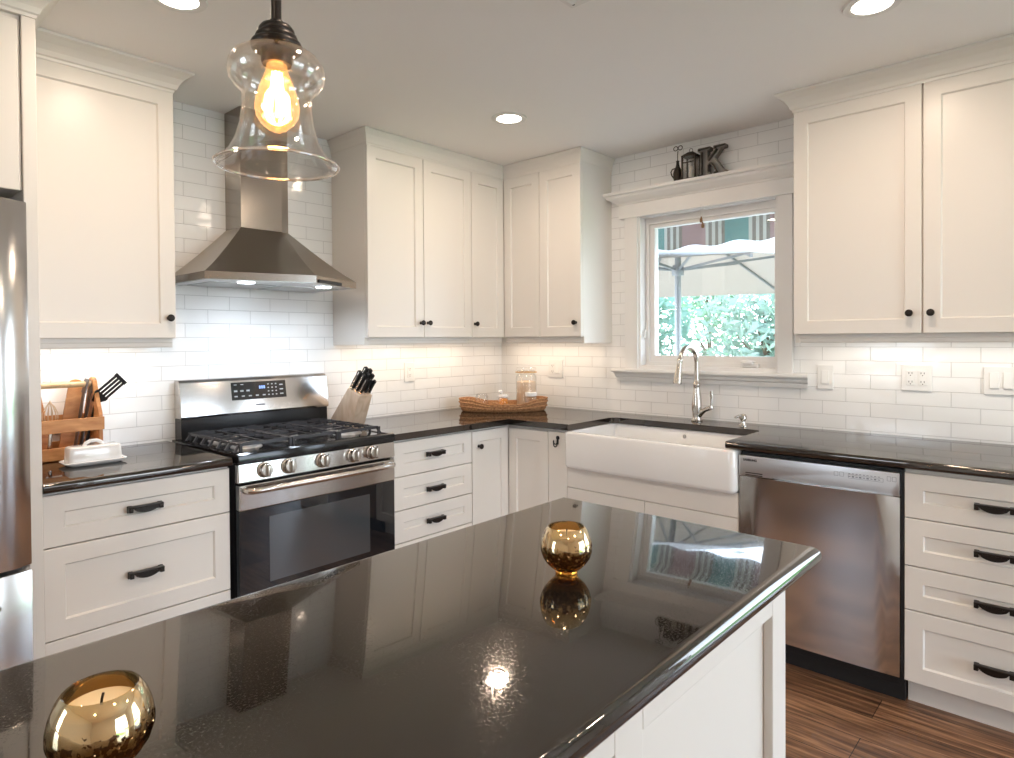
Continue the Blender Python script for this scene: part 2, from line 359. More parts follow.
# frames: PB faces the range wall run (looks to -y), PR the window wall run (looks to -x)
def PB(u, w, z): return Vector((u, -w, z))
def PR(u, w, z): return Vector((-w, u, z))
def fbox(g, F, u0, u1, w0, w1, z0, z1, bev=0, seg=2): return g.box(F(u0, w0, z0), F(u1, w1, z1), bev, seg)

def shaker(F, u0, u1, z0, z1, w, thick=.02, fr=.057, rec=.009, g=None):
    g = g or G(); u0, u1 = sorted((u0, u1)); c = .0018
    def ring(d, ww): return [F(u0+d, ww, z0+d), F(u1-d, ww, z0+d), F(u1-d, ww, z1-d), F(u0+d, ww, z1-d)]
    rings = [ring(0, w-thick), ring(0, w-c), ring(c, w), ring(fr, w), ring(fr+.005, w-rec), ]
    V = [p for r in rings for p in r]; fs = [(3, 2, 1, 0), (16, 17, 18, 19)]
    for k in range(4):
        for i in range(4): fs.append((4*k+i, 4*k+(i+1) % 4, 4*k+4+(i+1) % 4, 4*k+4+i))
    g.poly(V, fs); return g

def pull(F, uc, z, w, parent, L=.11):
    """black bridge pull with flat top bar, two feet and a bowed lower lip"""
    g = G(); p = .026
    fbox(g, F, uc-L/2, uc+L/2, w+.004, w+p, z-.003, z+.004, .0012)
    for s in (-1, 1):
        fbox(g, F, uc+s*(L/2-.0065)-.0065, uc+s*(L/2-.0065)+.0065, w, w+p-.001, z-.016, z-.002, .0015)
        fbox(g, F, uc+s*(L/2-.0065)-.0075, uc+s*(L/2-.0065)+.0075, w, w+.005, z-.019, z+.005, .001)
    n = 12; top, bot = [], []
    for i in range(n+1):
        t = -1 + 2*i/n; u = uc + t*(L/2-.013); bot.append(F(u, w+p-.001, z-.003-.018*(1-t*t)**.7))
    pts = [F(uc-(L/2-.013), w+p-.001, z-.002)] + bot[1:-1] + [F(uc+(L/2-.013), w+p-.001, z-.002)]
    g.prism(pts, F(0, -.005, 0) - F(0, 0, 0))
    return obj('pull_handle', g, BRONZE, parent, True)
def knob(F, u, z, w, parent):
    g = G(); ax = F(0, 1, 0) - F(0, 0, 0)
    g.lathe([(0, 0), (.0085, 0), (.0085, .002), (.005, .004), (.0048, .013), (.009, .016), (.0135, .020), (.0145, .024), (.013, .0275), (.008, .0295), (0, .030)], F(u, w, z), 20, ax)
    return obj('knob', g, BRONZE, parent, True)

# ------------------------------------------------------------------ room shell
H = 2.4477
XL, YF = -5.5, -5.6
g = G(); g.box((XL-.15, YF-.15, -.1), (.15, .15, 0)); struct('floor', g, FLOOR)
can_pos = [(-.967, -.953), (-.957, -2.541), (-2.506, -.928), (-2.55, -2.56), (-.96, -4.1), (-2.55, -4.15), (-4.1, -2.56), (-4.1, -4.15)]
g = G(); g.box((XL-.15, YF-.15, H), (.15, .15, H+.12)); struct('ceiling', g, CEIL)
def uvwall(o, ax, u0, v0):
    me = o.data; uv = me.uv_layers.new(name='UVMap')
    for lp in me.loops:
        p = me.vertices[lp.vertex_index].co + o.location
        uv.data[lp.index].uv = ((p.x if ax == 'x' else -p.y) - u0, p.z - v0)
ROW0 = 2.415 - .0648*60
g = G(); g.box((XL-.15, 0, 0), (.15, .15, H)); o = struct('wall_back', g, TILE); uvwall(o, 'x', -1.8275 - .2068*20, ROW0)
WY0, WY1, WZ0, WZ1 = -1.905, -1.104, 1.19, 2.08      # sink window opening
g = G()
for a, b in (((0, YF-.15, 0), (.15, -4.9, H)), ((0, -4.9, 2.05), (.15, -3.7, H)), ((0, -3.7, 0), (.15, WY0, H)), ((0, WY0, 0), (.15, WY1, WZ0)), ((0, WY0, WZ1), (.15, WY1, H)), ((0, WY1, 0), (.15, 0, H))): g.box(a, b)
o = struct('wall_right', g, TILE); uvwall(o, 'y', 1.8029 - .2068*20, ROW0)
LW = (-1.75, -.95, .95, 2.1)
g = G()
for a, b in (((XL-.15, YF-.15, 0), (XL, 0, LW[2])), ((XL-.15, YF-.15, LW[3]), (XL, 0, H)), ((XL-.15, YF-.15, LW[2]), (XL, LW[0], LW[3])), ((XL-.15, LW[1], LW[2]), (XL, 0, LW[3]))): g.box(a, b)
struct('wall_left', g, WALLP)
DX0, DX1, DZ = -2.35, -.45, 2.1
g = G()
for a, b in (((XL, YF-.15, 0), (DX0, YF, H)), ((DX1, YF-.15, 0), (0, YF, H)), ((DX0, YF-.15, DZ), (DX1, YF, H))): g.box(a, b)
struct('wall_front', g, WALLP)
def ring_frame(g, T, o, i, d0, d1):
    """rectangular frame; o / i = outer / inner (u0, u1, z0, z1), T maps (u, depth, z)"""
    def q(r, d): return [T(r[0], d, r[2]), T(r[1], d, r[2]), T(r[1], d, r[3]), T(r[0], d, r[3])]
    V = q(o, d0)+q(i, d0)+q(i, d1)+q(o, d1); fs = []
    for k in range(4):
        for j in range(4): fs.append((4*k+j, 4*k+(j+1) % 4, 4*((k+1) % 4)+(j+1) % 4, 4*((k+1) % 4)+j))
    g.poly(V, fs); return g
def TX_(u, d, z): return Vector((d, u, z))
def TY_(u, d, z): return Vector((u, d, z))
# glass doors behind the camera
d = bpy.data.objects.new('door_1', None); C.objects.link(d); d.location = (-1.4, YF, 0); d['kind'] = 'structure'
for i, (a, b) in enumerate(((DX0, -1.37), (-1.43, DX1))):
    y = YF-.06 - i*.035; g = G(); ring_frame(g, TY_, (a, b, 0, DZ), (a+.06, b-.06, .08, DZ-.06), y, y+.03)
    f = obj('door_frame', g, TRIMP, d); g = G(); g.box((a+.06, y+.012, .08), (b-.06, y+.018, DZ-.06)); obj('pane', g, GLASS, d)
d = bpy.data.objects.new('door_2', None); C.objects.link(d); d.location = (.06, -4.3, 0); d['kind'] = 'structure'
g = G(); ring_frame(g, TX_, (-4.9, -3.7, 0, 2.05), (-4.82, -3.78, .10, 1.97), .05, .10); obj('door_frame', g, TRIMP, d)
g = G(); g.box((.072, -4.82, .10), (.078, -3.78, 1.97)); obj('pane', g, GLASS, d)
d = bpy.data.objects.new('window_2', None); C.objects.link(d); d.location = (XL, -1.35, .95); d['kind'] = 'structure'
g = G(); y0, y1, z0, z1 = LW
ring_frame(g, TX_, (y0, y1, z0, z1), (y0+.05, y1-.05, z0+.05, z1-.05), XL-.1, XL-.04); g.box((XL-.095, y0+.05, 1.5), (XL-.075, y1-.05, 1.54))
obj('window_frame', g, TRIMP, d); g = G(); g.box((XL-.072, y0+.05, z0+.05), (XL-.068, y1-.05, z1-.05)); obj('pane', g, GLASS, d)

# sink window: jambs, sash, pane, crank, lock
d = bpy.data.objects.new('window_1', None); C.objects.link(d); d.location = (0, -1.505, WZ0); d['kind'] = 'structure'
g = G(); t = .012
ring_frame(g, TX_, (WY0, WY1, WZ0, WZ1), (WY0+t, WY1-t, WZ0+t, WZ1-t), -.004, .148)
obj('jamb', g, TRIMP, d)
a, b, c0, c1 = WY0+t, WY1-t, WZ0+t, WZ1-t; fw = .022
g = G(); ring_frame(g, TX_, (a, b, c0, c1), (a+fw*.7, b-fw, c0+fw, c1-.036), .055, .125); obj('window_frame', g, TRIMP, d)
a2, b2, c2, c3 = a+fw*.7, b-fw, c0+fw, c1-.036; sw = .036
g = G(); ring_frame(g, TX_, (a2, b2, c2, c3), (a2+.016, b2-.030, c2+sw, c3-.022), .07, .115); obj('sash', g, TRIMP, d)
g = G(); g.box((.09, a2+.014, c2+sw-.002), (.095, b2-.028, c3-.020)); obj('pane', g, GLASS, d)
g = G(); g.box((.03, -1.79, c0), (.058, -1.70, c0+.022), .006, 3); g.box((.012, -1.765, c0+.018), (.05, -1.712, c0+.034), .005, 3); g.tube([(.03, -1.775, c0+.03), (.022, -1.74, c0+.037), (.026, -1.70, c0+.03)], .005, 8); obj('crank_handle', g, PLATE, d, True)
g = G(); g.box((.045, b-fw-.003, 1.36), (.06, b-.004, 1.43), .003); g.tube([(.045, b-.013, 1.40), (.028, b-.013, 1.41), (.022, b-.013, 1.36)], .005, 8); obj('sash_lock', g, PLATE, d, True)

# casing, head shelf and stool
g = G(); g.box((-.02, -1.104, WZ0-.02), (0, -1.018, 2.075), .003); struct('trim_1', g, TRIMP)
g = G(); g.box((-.02, -1.980, WZ0-.02), (0, -1.905, 2.075), .003); struct('trim_2', g, TRIMP)
def sweep_profile(prof, path_a, path_b):
    g = G(); n = len(prof); A = [path_a(*p) for p in prof]; B = [path_b(*p) for p in prof]
    g.poly(A + B, [tuple(range(n)), tuple(range(n, 2*n))[::-1]] + [(i, (i+1) % n, n+(i+1) % n, n+i) for i in range(n)]); return g
# head board + crown: profile (out, z, extra length at the left return)
pr = [(0, 2.072), (.028, 2.072), (.028, 2.150), (.034, 2.153), (.036, 2.160), (.050, 2.170), (.072, 2.190), (.078, 2.202), (.092, 2.204), (.095, 2.210), (.095, 2.221), (0, 2.221)]
YR = -2.062
def ret(o): return max(0, o-.028)
g = sweep_profile(pr, lambda o, z: Vector((-o, -.985+ret(o)*1.35, z)), lambda o, z: Vector((-o, YR, z))); struct('trim_3', g, TRIMP)
pr = [(0, 1.110), (.018, 1.110), (.020, 1.132), (.030, 1.138), (.034, 1.150), (.040, 1.158), (.055, 1.160), (.060, 1.166), (.060, 1.176), (.055, 1.182), (0, 1.182)]
g = sweep_profile(pr, lambda o, z: Vector((-o, -.962+o*.3, z)), lambda o, z: Vector((-o, -2.045-o*.3, z))); g.box((-.01, WY0, 1.165), (.056, WY1, 1.195)); struct('trim_4', g, TRIMP)

# blind cord with wooden pulls
cd = thing('blind_cord', 'blind cord with brown wooden pulls hanging from the top of the window', 'cord', (-.03, -1.512, 1.955))
g = G(); g.tube([(-.03, -1.506, 2.085), (-.03, -1.508, 2.01)], .0018, 6); g.tube([(-.03, -1.518, 2.075), (-.03, -1.515, 1.985)], .0018, 6); obj('cord', g, CORD, cd)
for (yy, zz) in ((-1.508, 1.985), (-1.516, 1.955)):
    g = G(); g.lathe([(0, 0), (.006, .001), (.009, .008), (.008, .018), (.004, .028), (.003, .034), (0, .035)], (-.03, yy, zz), 14); obj('cord_pull', g, TASSEL, cd, True)

# ------------------------------------------------------------------ wall cabinets
DU, ZB, ZT, ZR = .322, 1.3736, 2.3633, 1.336
def light_rail(F, u0, u1, w, parent, ends=()):
    pr = [(w-.052, ZR), (w-.034, ZR), (w-.032, ZR+.004), (w-.032, ZR+.018), (w-.030, ZR+.022), (w-.030, ZB), (w-.052, ZB)]
    g = sweep_profile(pr, lambda o, z: F(u0, o, z), lambda o, z: F(u1, o, z)); return obj('light_rail', g, PAINT, parent)
# left of the range
t = thing('wall_cabinet', 'tall white wall cabinet with a single visible door, between fridge and range hood', 'cabinet', (-2.56, -.15, ZR))
g = G(); g.box((-2.82, -.302, ZB), (-2.296, -.001, ZT+.02)); obj('body', g, PAINT, t)
o = obj('door', shaker(PB, -2.818, -2.297, ZB, ZT, DU), PAINT, t); knob(PB, -2.324, 1.4545, DU, o)
light_rail(PB, -2.82, -2.30, DU, t)
g = G(); g.box((-2.318, -.2895, ZR+.001), (-2.301, -.001, ZB)); obj('side_rail', g, PAINT, t)
# right of the range: two doors
t = thing('wall_cabinet', 'white two-door wall cabinet between the range hood and the corner', 'cabinet', (-.98, -.15, ZR))
g = G(); g.box((-1.360, -.302, ZB), (-.6075, -.001, ZT+.02)); g.box((-1.360, -.2905, ZR), (-1.342, -.001, ZB)); obj('body', g, PAINT, t)
o = obj('door', shaker(PB, -1.358, -.9835, ZB, ZT, DU), PAINT, t); knob(PB, -1.007, 1.4545, DU, o)
o = obj('door', shaker(PB, -.9805, -.609, ZB, ZT, DU), PAINT, t); knob(PB, -.956, 1.4545, DU, o)
light_rail(PB, -1.3415, -.6075, DU, t)
# corner cabinet, L-shaped
t = thing('corner_wall_cabinet', 'white corner wall cabinet with two narrow doors meeting at the inside corner', 'cabinet', (-.2, -.2, ZR))
L = [(-.6065, -.001), (-.001, -.001), (-.001, -.6115), (-.302, -.6115), (-.302, -.302), (-.6065, -.302)]
g = G(); g.prism([(x, y, ZB) for x, y in L], (0, 0, ZT+.02-ZB)); obj('body', g, PAINT, t)
o = obj('door', shaker(PB, -.605, -.3235, ZB, ZT, DU), PAINT, t); knob(PB, -.584, 1.4545, DU, o)
obj('door', shaker(PR, -.6105, -.3235, ZB, ZT, DU), PAINT, t)
light_rail(PB, -.6065, -.31, DU, t); light_rail(PR, -.6115, -.31, DU, t)
# left of the window
t = thing('wall_cabinet', 'narrow white single-door wall cabinet just left of the window', 'cabinet', (-.15, -.77, ZR))
g = G(); g.box((-.302, -.917, ZB), (-.001, -.6125, ZT+.02)); g.box((-.2905, -.917, ZR), (-.001, -.899, ZB)); obj('body', g, PAINT, t)
o = obj('door', shaker(PR, -.9155, -.6140, ZB, ZT, DU), PAINT, t); knob(PR, -.8805, 1.4545, DU, o)
light_rail(PR, -.8985, -.6125, DU, t)
# right of the window
t = thing('wall_cabinet', 'large white two-door wall cabinet right of the window, above the dishwasher', 'cabinet', (-.15, -2.58, ZR))
g = G(); g.box((-.302, -3.085, ZB), (-.001, -2.0835, ZT+.02)); g.box((-.2905, -2.102, ZR), (-.001, -2.0835, ZB)); obj('body', g, PAINT, t)
o = obj('door', shaker(PR, -2.574, -2.0850, ZB, ZT, DU), PAINT, t); knob(PR, -2.535, 1.4545, DU, o)
o = obj('door', shaker(PR, -3.083, -2.581, ZB, ZT, DU), PAINT, t); knob(PR, -2.608, 1.4545, DU, o)
light_rail(PR, -3.085, -2.1025, DU, t)

# crown mouldings (profile: out from the door face, z)
CR = [(-.05, ZT), (0.002, ZT), (.004, ZT+.010), (.010, ZT+.014), (.016, ZT+.030), (.030, ZT+.052), (.050, ZT+.068), (.060, ZT+.074), (.062, H-.001), (-.05, H-.001)]
def crown(path, name, label, prof, smooth=False):
    """path: list of (x, y, nx, ny) face points with the outward mitre direction"""
    g = G(); n = len(prof); V = []
    for (x, y, nx, ny) in path: V += [Vector((x+nx*o, y+ny*o, z)) for o, z in prof]
    k = len(path); fs = [tuple(range(n)), tuple(range((k-1)*n, k*n))[::-1]]
    for j in range(k-1):
        for i in range(n): fs.append((j*n+i, j*n+(i+1) % n, (j+1)*n+(i+1) % n, (j+1)*n+i))
    g.poly(V, fs); o = obj(name, g, PAINT); return tag(o, label, 'moulding')
crown([(-2.8195, -DU, 0, -1), (-2.296, -DU, 1, -1), (-2.296, -.001, 1, 0)], 'crown_molding', 'white crown moulding on top of the cabinet between fridge and hood', CR)
CR2 = [(o*.42 if o > 0 else o, z) for o, z in CR]
crown([(-1.360, -.001, -1, 0), (-1.360, -DU, -1, -1), (-DU, -DU, -1, -1), (-DU, -.917, -1, -1), (-.001, -.917, 0, -1)], 'crown_molding', 'white crown moulding wrapping the corner wall cabinets under the ceiling', CR2)
crown([(-.001, -2.0835, 0, 1), (-DU, -2.0835, -1, 1), (-DU, -3.085, -1, 0)], 'crown_molding', 'white crown moulding above the wall cabinet right of the window', CR)

# ------------------------------------------------------------------ fridge surround
t = thing('fridge_cabinet', 'white cabinet and tall end panel boxing in the steel fridge at far left', 'cabinet', (-3.3, -.3, 0))
g = G(); g.box((-2.858, -.645, 0.0), (-2.8215, -.001, ZT-.0005), .002); obj('end_panel', g, PAINT, t)
g = G(); g.box((-3.80, -.63, 1.83), (-2.86, -.001, ZT-.0005)); obj('body', g, PAINT, t)
for a, b in ((-3.80, -3.335), (-3.332, -2.868)): obj('door', shaker(PB, a, b, 1.825, ZT-.02, .65), PAINT, t)
g = G(); g.box((-3.84, -.645, 0.0), (-3.803, -.001, ZT-.0005), .002); obj('end_panel', g, PAINT, t)
crown([(-3.84, -.645, 0, -1), (-2.8215, -.645, 1, -1), (-2.8215, -.392, 1, 0)], 'crown_molding', 'white crown moulding above the fridge, at the top left corner of the photo', CR)
t = thing('refrigerator', 'stainless steel french-door refrigerator at the left edge of the photo', 'refrigerator', (-3.33, -.37, 0))
g = G(); g.box((-3.795, -.66, .03), (-2.872, -.03, 1.765)); g.box((-3.78, -.62, 0.0), (-2.88, -.08, .03)); obj('body', g, mat('grey_fridge_case', (.25, .25, .26), .5), t)
def fdoor(name, x0, x1, z0, z1):
    g = G(); n = 10; pts = []
    for i in range(n+1):
        s = -1 + 2*i/n; e = max(0, (abs(s)-.86)/.14); pts.append((x0+(x1-x0)*i/n, -.762 - .008*(1-s*s) + .022*e*e, z0))
    g.prism([(x0, -.665, z0)] + pts + [(x1, -.665, z0)], (0, 0, z1-z0), .004, 2); return obj(name, g, STEELH, t, True)
a = fdoor('door', -3.795, -3.336, .70, 1.775); b = fdoor('door', -3.331, -2.871, .70, 1.775); c = fdoor('freezer_drawer', -3.795, -2.871, .06, .685)
for dd, x in ((a, -3.375), (b, -3.292)):
    g = G(); g.tube([(x, -.768, .86), (x, -.822, .88), (x, -.826, 1.2), (x, -.822, 1.58), (x, -.768, 1.60)], .012, 10); obj('handle', g, NICKEL, dd, True)
g = G(); g.tube([(-3.70, -.768, .60), (-3.68, -.822, .60), (-3.33, -.826, .60), (-2.98, -.822, .60), (-2.96, -.768, .60)], .012, 10); obj('handle', g, NICKEL, c, True)

# ------------------------------------------------------------------ base cabinets
DB = .626; CB = .882
def base_body(t, F, u0, u1, w1=DB-.02, top=CB-.002):
    g = G(); fbox(g, F, u0, u1, .001, w1, .102, top); obj('body', g, PAINT, t)
    g = G(); fbox(g, F, u0, u1, .08, .551, 0, .102); obj('toe_kick', g, PAINT, t)
t = thing('base_cabinet', 'white base cabinet with drawers between fridge and range, under the utensil caddy', 'cabinet', (-2.52, -.3, 0))
base_body(t, PB, -2.820, -2.2225)
for z0, z1, zh in ((.7055, .872, .790), (.4075, .7015, .563), (.105, .4035, .27)):
    o = obj('drawer', shaker(PB, -2.8185, -2.2240, z0, z1, DB), PAINT, t); pull(PB, -2.524, zh, DB, o)
t = thing('base_cabinet', 'white base cabinet with a stack of drawers just right of the range', 'cabinet', (-1.18, -.3, 0))
base_body(t, PB, -1.4385, -.9165)
for z0, z1, zh in ((.7045, .870, .797), (.542, .7005, .622), (.385, .538, .463), (.105, .381, .25)):
    o = obj('drawer', shaker(PB, -1.437, -.918, z0, z1, DB), PAINT, t); pull(PB, -1.181, zh, DB, o)
t = thing('corner_base_cabinet', 'white corner base cabinet with two doors meeting below the wicker tray', 'cabinet', (-.3, -.3, 0))
L = [(-.915, -.001), (-.001, -.001), (-.001, -.9135), (-.606, -.9135), (-.606, -.606), (-.915, -.606)]
g = G(); g.prism([(x, y, .102) for x, y in L], (0, 0, CB-.002-.102)); obj('body', g, PAINT, t)
L = [(-.915, -.08), (-.08, -.08), (-.08, -.9135), (-.551, -.9135), (-.551, -.551), (-.915, -.551)]
g = G(); g.prism([(x, y, 0) for x, y in L], (0, 0, .102)); obj('toe_kick', g, PAINT, t)
o = obj('door', shaker(PB, -.9135, -.6275, .105, .866, DB), PAINT, t); knob(PB, -.866, .784, DB, o)
obj('door', shaker(PR, -.9125, -.6275, .105, .862, DB), PAINT, t)
t = thing('sink_base_cabinet', 'white base cabinet under the apron sink, with a hook on its left filler', 'cabinet', (-.3, -1.45, 0))
g = G(); g.box((-.606, -1.957, .102), (-.001, -.9145, .655)); g.box((-.606, -1.040, .655), (-.001, -.9145, CB-.002)); obj('body', g, PAINT, t)
g = G(); g.box((-.551, -1.957, 0), (-.08, -.9145, .102)); obj('toe_kick', g, PAINT, t)
g = G(); g.box((-.626, -1.040, .105), (-.606, -.9155, .866), .0015); obj('filler_panel', g, PAINT, t)
g = G(); g.box((-.626, -1.956, .585), (-.606, -1.0415, .690), .0015); obj('apron_panel', g, PAINT, t)
for a, b in ((-1.956, -1.5005), (-1.4975, -1.0415)):
    o = obj('door', shaker(PR, a, b, .105, .582, DB), PAINT, t); knob(PR, (-1.53 if a < -1.6 else -1.468), .47, DB, o)
g = G(); y = -.981
g.lathe([(0, 0), (.011, 0), (.011, .003), (0, .004)], (-.626, y, .835), 14, (-1, 0, 0)); g.box((-.630, y-.005, .800), (-.626, y+.005, .84), .001)
g.tube([(-.632, y, .838)] + [(-.634-.014*math.sin(a), y-.000, .806-.014+.014*math.cos(a)*1.0) for a in ()] + [(-.634, y, .815)], .003, 8)
pts = [(-.632, y, .81)] + [(-.632-.016*(1-math.cos(a)), y-.010*math.sin(a)*.0, .808-.018*math.sin(a)) for a in [PI*i/8 for i in range(9)]] + [(-.665, y, .824)]
g.tube(pts, .0032, 8)
g.tube([(-.633, y-.000, .812), (-.633, y+.006, .802), (-.634, y+.014, .800), (-.636, y+.020, .808), (-.637, y+.020, .822)], .0033, 8)
obj('hook', g, BLACKP, t, True, label='small black coat hook')
t = thing('base_cabinet', 'white base cabinet with four drawers at the right edge, beside the dishwasher', 'cabinet', (-.3, -2.83, 0))
base_body(t, PR, -3.10, -2.5715)
for z0, z1, zh in ((.7035, .864, .785), (.529, .6995, .624), (.368, .525, .450), (.1045, .364, .236)):
    o = obj('drawer', shaker(PR, -3.0985, -2.573, z0, z1, DB), PAINT, t); pull(PR, -2.836, zh, DB, o)

# ------------------------------------------------------------------ worktops
ZC = .914; DC = .651
def front_edge(pred): return lambda a, b: pred(a) and pred(b)
g = G(); g.prism([(-2.820, -.001, CB), (-2.2225, -.001, CB), (-2.2225, -DC, CB), (-2.820, -DC, CB)], (0, 0, ZC-CB), .012, 5, lambda a, b: a.y < -.6 and b.y < -.6)
tag(obj('countertop', g, GRAN, smooth=True), 'polished black granite worktop on the cabinet left of the range', 'countertop')
def arc(cx, cy, r, a0, a1, n=5): return [(cx+r*math.cos(math.radians(a0+(a1-a0)*i/n)), cy+r*math.sin(math.radians(a0+(a1-a0)*i/n))) for i in range(n+1)]
SY0, SY1, SXB, RR = -1.908, -1.064, -.222, .05
P = [(-1.4495, -.001), (-1.4495, -DC), (-DC, -DC), (-DC, SY1)] + arc(SXB-RR, SY1-RR, RR, 90, 0) + arc(SXB-RR, SY0+RR, RR, 0, -90) + [(-DC, SY0), (-DC, -3.105), (-.001, -3.105), (-.001, -.001)]
g = G(); g.prism([(x, y, CB) for x, y in P], (0, 0, ZC-CB), .012, 5, lambda a, b: (min(a.y, b.y) < -.6 and max(a.x, b.x) < -.6 and (abs(a.x+DC) < .002 and abs(b.x+DC) < .002 or abs(a.y+DC) < .002 and abs(b.y+DC) < .002)))
tag(obj('countertop', g, GRAN, smooth=True), 'long polished black granite worktop running round the corner past the sink', 'countertop')

# ------------------------------------------------------------------ farmhouse sink
t = thing('farmhouse_sink', 'white porcelain apron-front sink set into the black worktop', 'sink', (-.42, -1.5, .655))
def rr3(x0, x1, y0, y1, r, z, n=6): return [Vector((x, y, z)) for x, y in arc(x1-r, y1-r, r, 0, 90, n)+arc(x0+r, y1-r, r, 90, 180, n)+arc(x0+r, y0+r, r, 180, 270, n)+arc(x1-r, y0+r, r, 270, 360, n)]
def loft(g, rings, cap0=True, cap1=True):
    k = len(rings[0]); fs = []
    if cap0: fs.append(tuple(range(k))[::-1])
    if cap1: fs.append(tuple(range((len(rings)-1)*k, len(rings)*k)))
    for j in range(len(rings)-1):
        for i in range(k): fs.append((j*k+i, j*k+(i+1) % k, (j+1)*k+(i+1) % k, (j+1)*k+i))
    g.poly([p for r in rings for p in r], fs)
g = G(); x0, x1, y0, y1 = -.664, -.185, -1.9555, -1.0435; rs = []
for d, z in ((.020, .688), (.009, .691), (.002, .699), (0, .709), (0, .868), (.002, .874), (.007, .879), (.012, .880), (.020, .880), (.025, .878), (.028, .872), (.030, .75), (.038, .728), (.055, .716)):
    rs.append(rr3(x0+d, x1-d, y0+d, y1-d, max(.012, .030-d*.3), z))
loft(g, rs); obj('basin', g, PORC, t, True)
g = G(); g.lathe([(0, 0), (.035, 0), (.042, .002), (.044, .004), (.030, .005), (.0, .003)], (-.40, -1.5, .7165), 20); obj('drain', g, CHROME, t, True)
g = G(); g.lathe([(0, 0), (.010, 0), (.011, .001), (0, .0012)], (-.2145, -1.50, .845), 16, (-1, 0, 0)); g.box((-.2165, -1.505, .843), (-.2148, -1.495, .847)); obj('maker_mark', g, NICKEL, t, label='small grey mark on the back wall of the basin')

# ------------------------------------------------------------------ faucet and soap pump
t = thing('kitchen_faucet', 'brushed nickel pull-down gooseneck faucet behind the white sink', 'faucet', (-.09, -1.508, ZC))
fx, fy = -.09, -1.508
g = G(); g.lathe([(0, 0), (.030, 0), (.031, .006), (.024, .011), (.0215, .022), (.0225, .04), (.0265, .065), (.0265, .09), (.0225, .125), (.0175, .175), (.0165, .186), (.0185, .190), (.0185, .200), (.0155, .205), (.0140, .225), (0, .225)], (fx, fy, ZC), 24); obj('base', g, NICKEL, t, True)
R = .084; pts = [(fx, fy, ZC+.20), (fx, fy, ZC+.26), (fx, fy, ZC+.315)]
for i in range(1, 13):
    a = PI*i/12*.93; pts.append((fx-R+R*math.cos(a), fy+.012*i/12, ZC+.315+R*1.0*math.sin(a)))
e = Vector(pts[-1]); 
g = G(); g.tube(pts, [.0125]*len(pts), 16); obj('neck', g, NICKEL, t, True)
g = G(); ax = Vector((-.02, .006, -.13)).normalized()
g.lathe([(0, -.004), (.0135, -.004), (.0145, 0), (.0145, .008), (.0135, .011), (.0145, .03), (.017, .07), (.0215, .108), (.0225, .122), (.020, .126), (.0, .126)], e, 20, ax); obj('spray_head', g, NICKEL, t, True)
g = G(); g.tube([(fx, fy-.004, ZC+.028), (fx, fy-.026, ZC+.050), (fx, fy-.048, ZC+.064), (fx, fy-.078, ZC+.076)], [.019, .016, .0115, .0115], 14)
g.lathe([(0, -.012), (.011, -.010), (.0125, 0), (.011, .010), (0, .012)], (fx, fy-.080, ZC+.078), 14)
g.tube([(fx, fy-.081, ZC+.082), (fx, fy-.083, ZC+.115), (fx, fy-.082, ZC+.15), (fx, fy-.082, ZC+.165)], [.0065, .0075, .0095, .0095], 12); obj('lever', g, NICKEL, t, True)
t = thing('soap_dispenser', 'small brushed nickel soap pump on the worktop right of the faucet', 'soap dispenser', (-.125, -1.774, ZC))
g = G(); g.lathe([(0, 0), (.021, 0), (.021, .004), (.015, .008), (.0105, .022), (.0125, .03), (0, .03)], (-.125, -1.774, ZC), 20); obj('base', g, NICKEL, t, True)
g = G(); g.lathe([(0, 0), (.012, 0), (.0185, .008), (.0185, .02), (.012, .029), (0, .032)], (-.125, -1.774, ZC+.03), 20); g.tube([(-.125, -1.774, ZC+.048), (-.155, -1.764, ZC+.052), (-.180, -1.756, ZC+.047)], [.0075, .0065, .0055], 10); obj('pump_head', g, NICKEL, t, True)

# ------------------------------------------------------------------ dishwasher
t = thing('dishwasher', 'stainless steel dishwasher between the sink and the right-hand drawers', 'dishwasher', (-.33, -2.26, 0))
g = G(); g.box((-.60, -2.5595, .104), (-.03, -1.9605, .872)); obj('body', g, BLACKP, t)
g = G(); g.box((-.572, -2.566, 0), (-.08, -1.960, .104)); g.box((-.578, -2.56, .055), (-.572, -1.97, .095), .002); obj('toe_panel', g, BLACKP, t)
g = G(); g.box((-.621, -2.5700, .104), (-.600, -2.5605, .872)); obj('edge_seal', g, BLACKP, t)
g = G(); n = 14; pts = []
for i in range(n+1):
    s = -1+2*i/n; pts.append((-.630-.006*(1-s*s), -2.559+.597*i/n, .108))
g.prism([(-.602, -2.559, .108)] + pts + [(-.602, -1.962, .108)], (0, 0, .772-.108), .002, 2); obj('door_panel', g, mat('dishwasher_stainless', (.60, .575, .55), .12, 1, bump=((2, 2, 900), .02, .0005)), t, True)
# control strip with a scooped grip
yz = [(-1.962, .861), (-2.559, .861), (-2.559, .775)] + [(-2.538, .775)] + [(-2.530, .787), (-2.13, .791), (-2.118, .789), (-2.108, .782), (-2.100, .775)] + [(-1.962, .775)]
g = G(); g.prism([(-.604, y, z) for y, z in yz], (-.031, 0, 0), .0015, 2); o = obj('control_panel', g, STEELC, t, True)
g = G(); g.prism([(-.603, y, z) for y, z in ((-2.545, .7725), (-2.545, .800), (-2.10, .800), (-2.10, .7725))], (-.012, 0, 0)); obj('grip_recess', g, STEELC, t)
g = G()
for z in (.7890, .7800): g.box((-.6358, -2.062, z-.0021), (-.6345, -1.990, z+.0021), .0005)
obj('vent_slots', g, INK, o)
text_mesh('logo', 'SAMSUNG', .0125, INK, (-.6353, -1.981, .8385), (0, -1, 0), (0, 0, 1), o)
g = G()
def mark(y, z, w, h): g.box((-.6356, y-w/2, z-h/2), (-.6346, y+w/2, z+h/2))
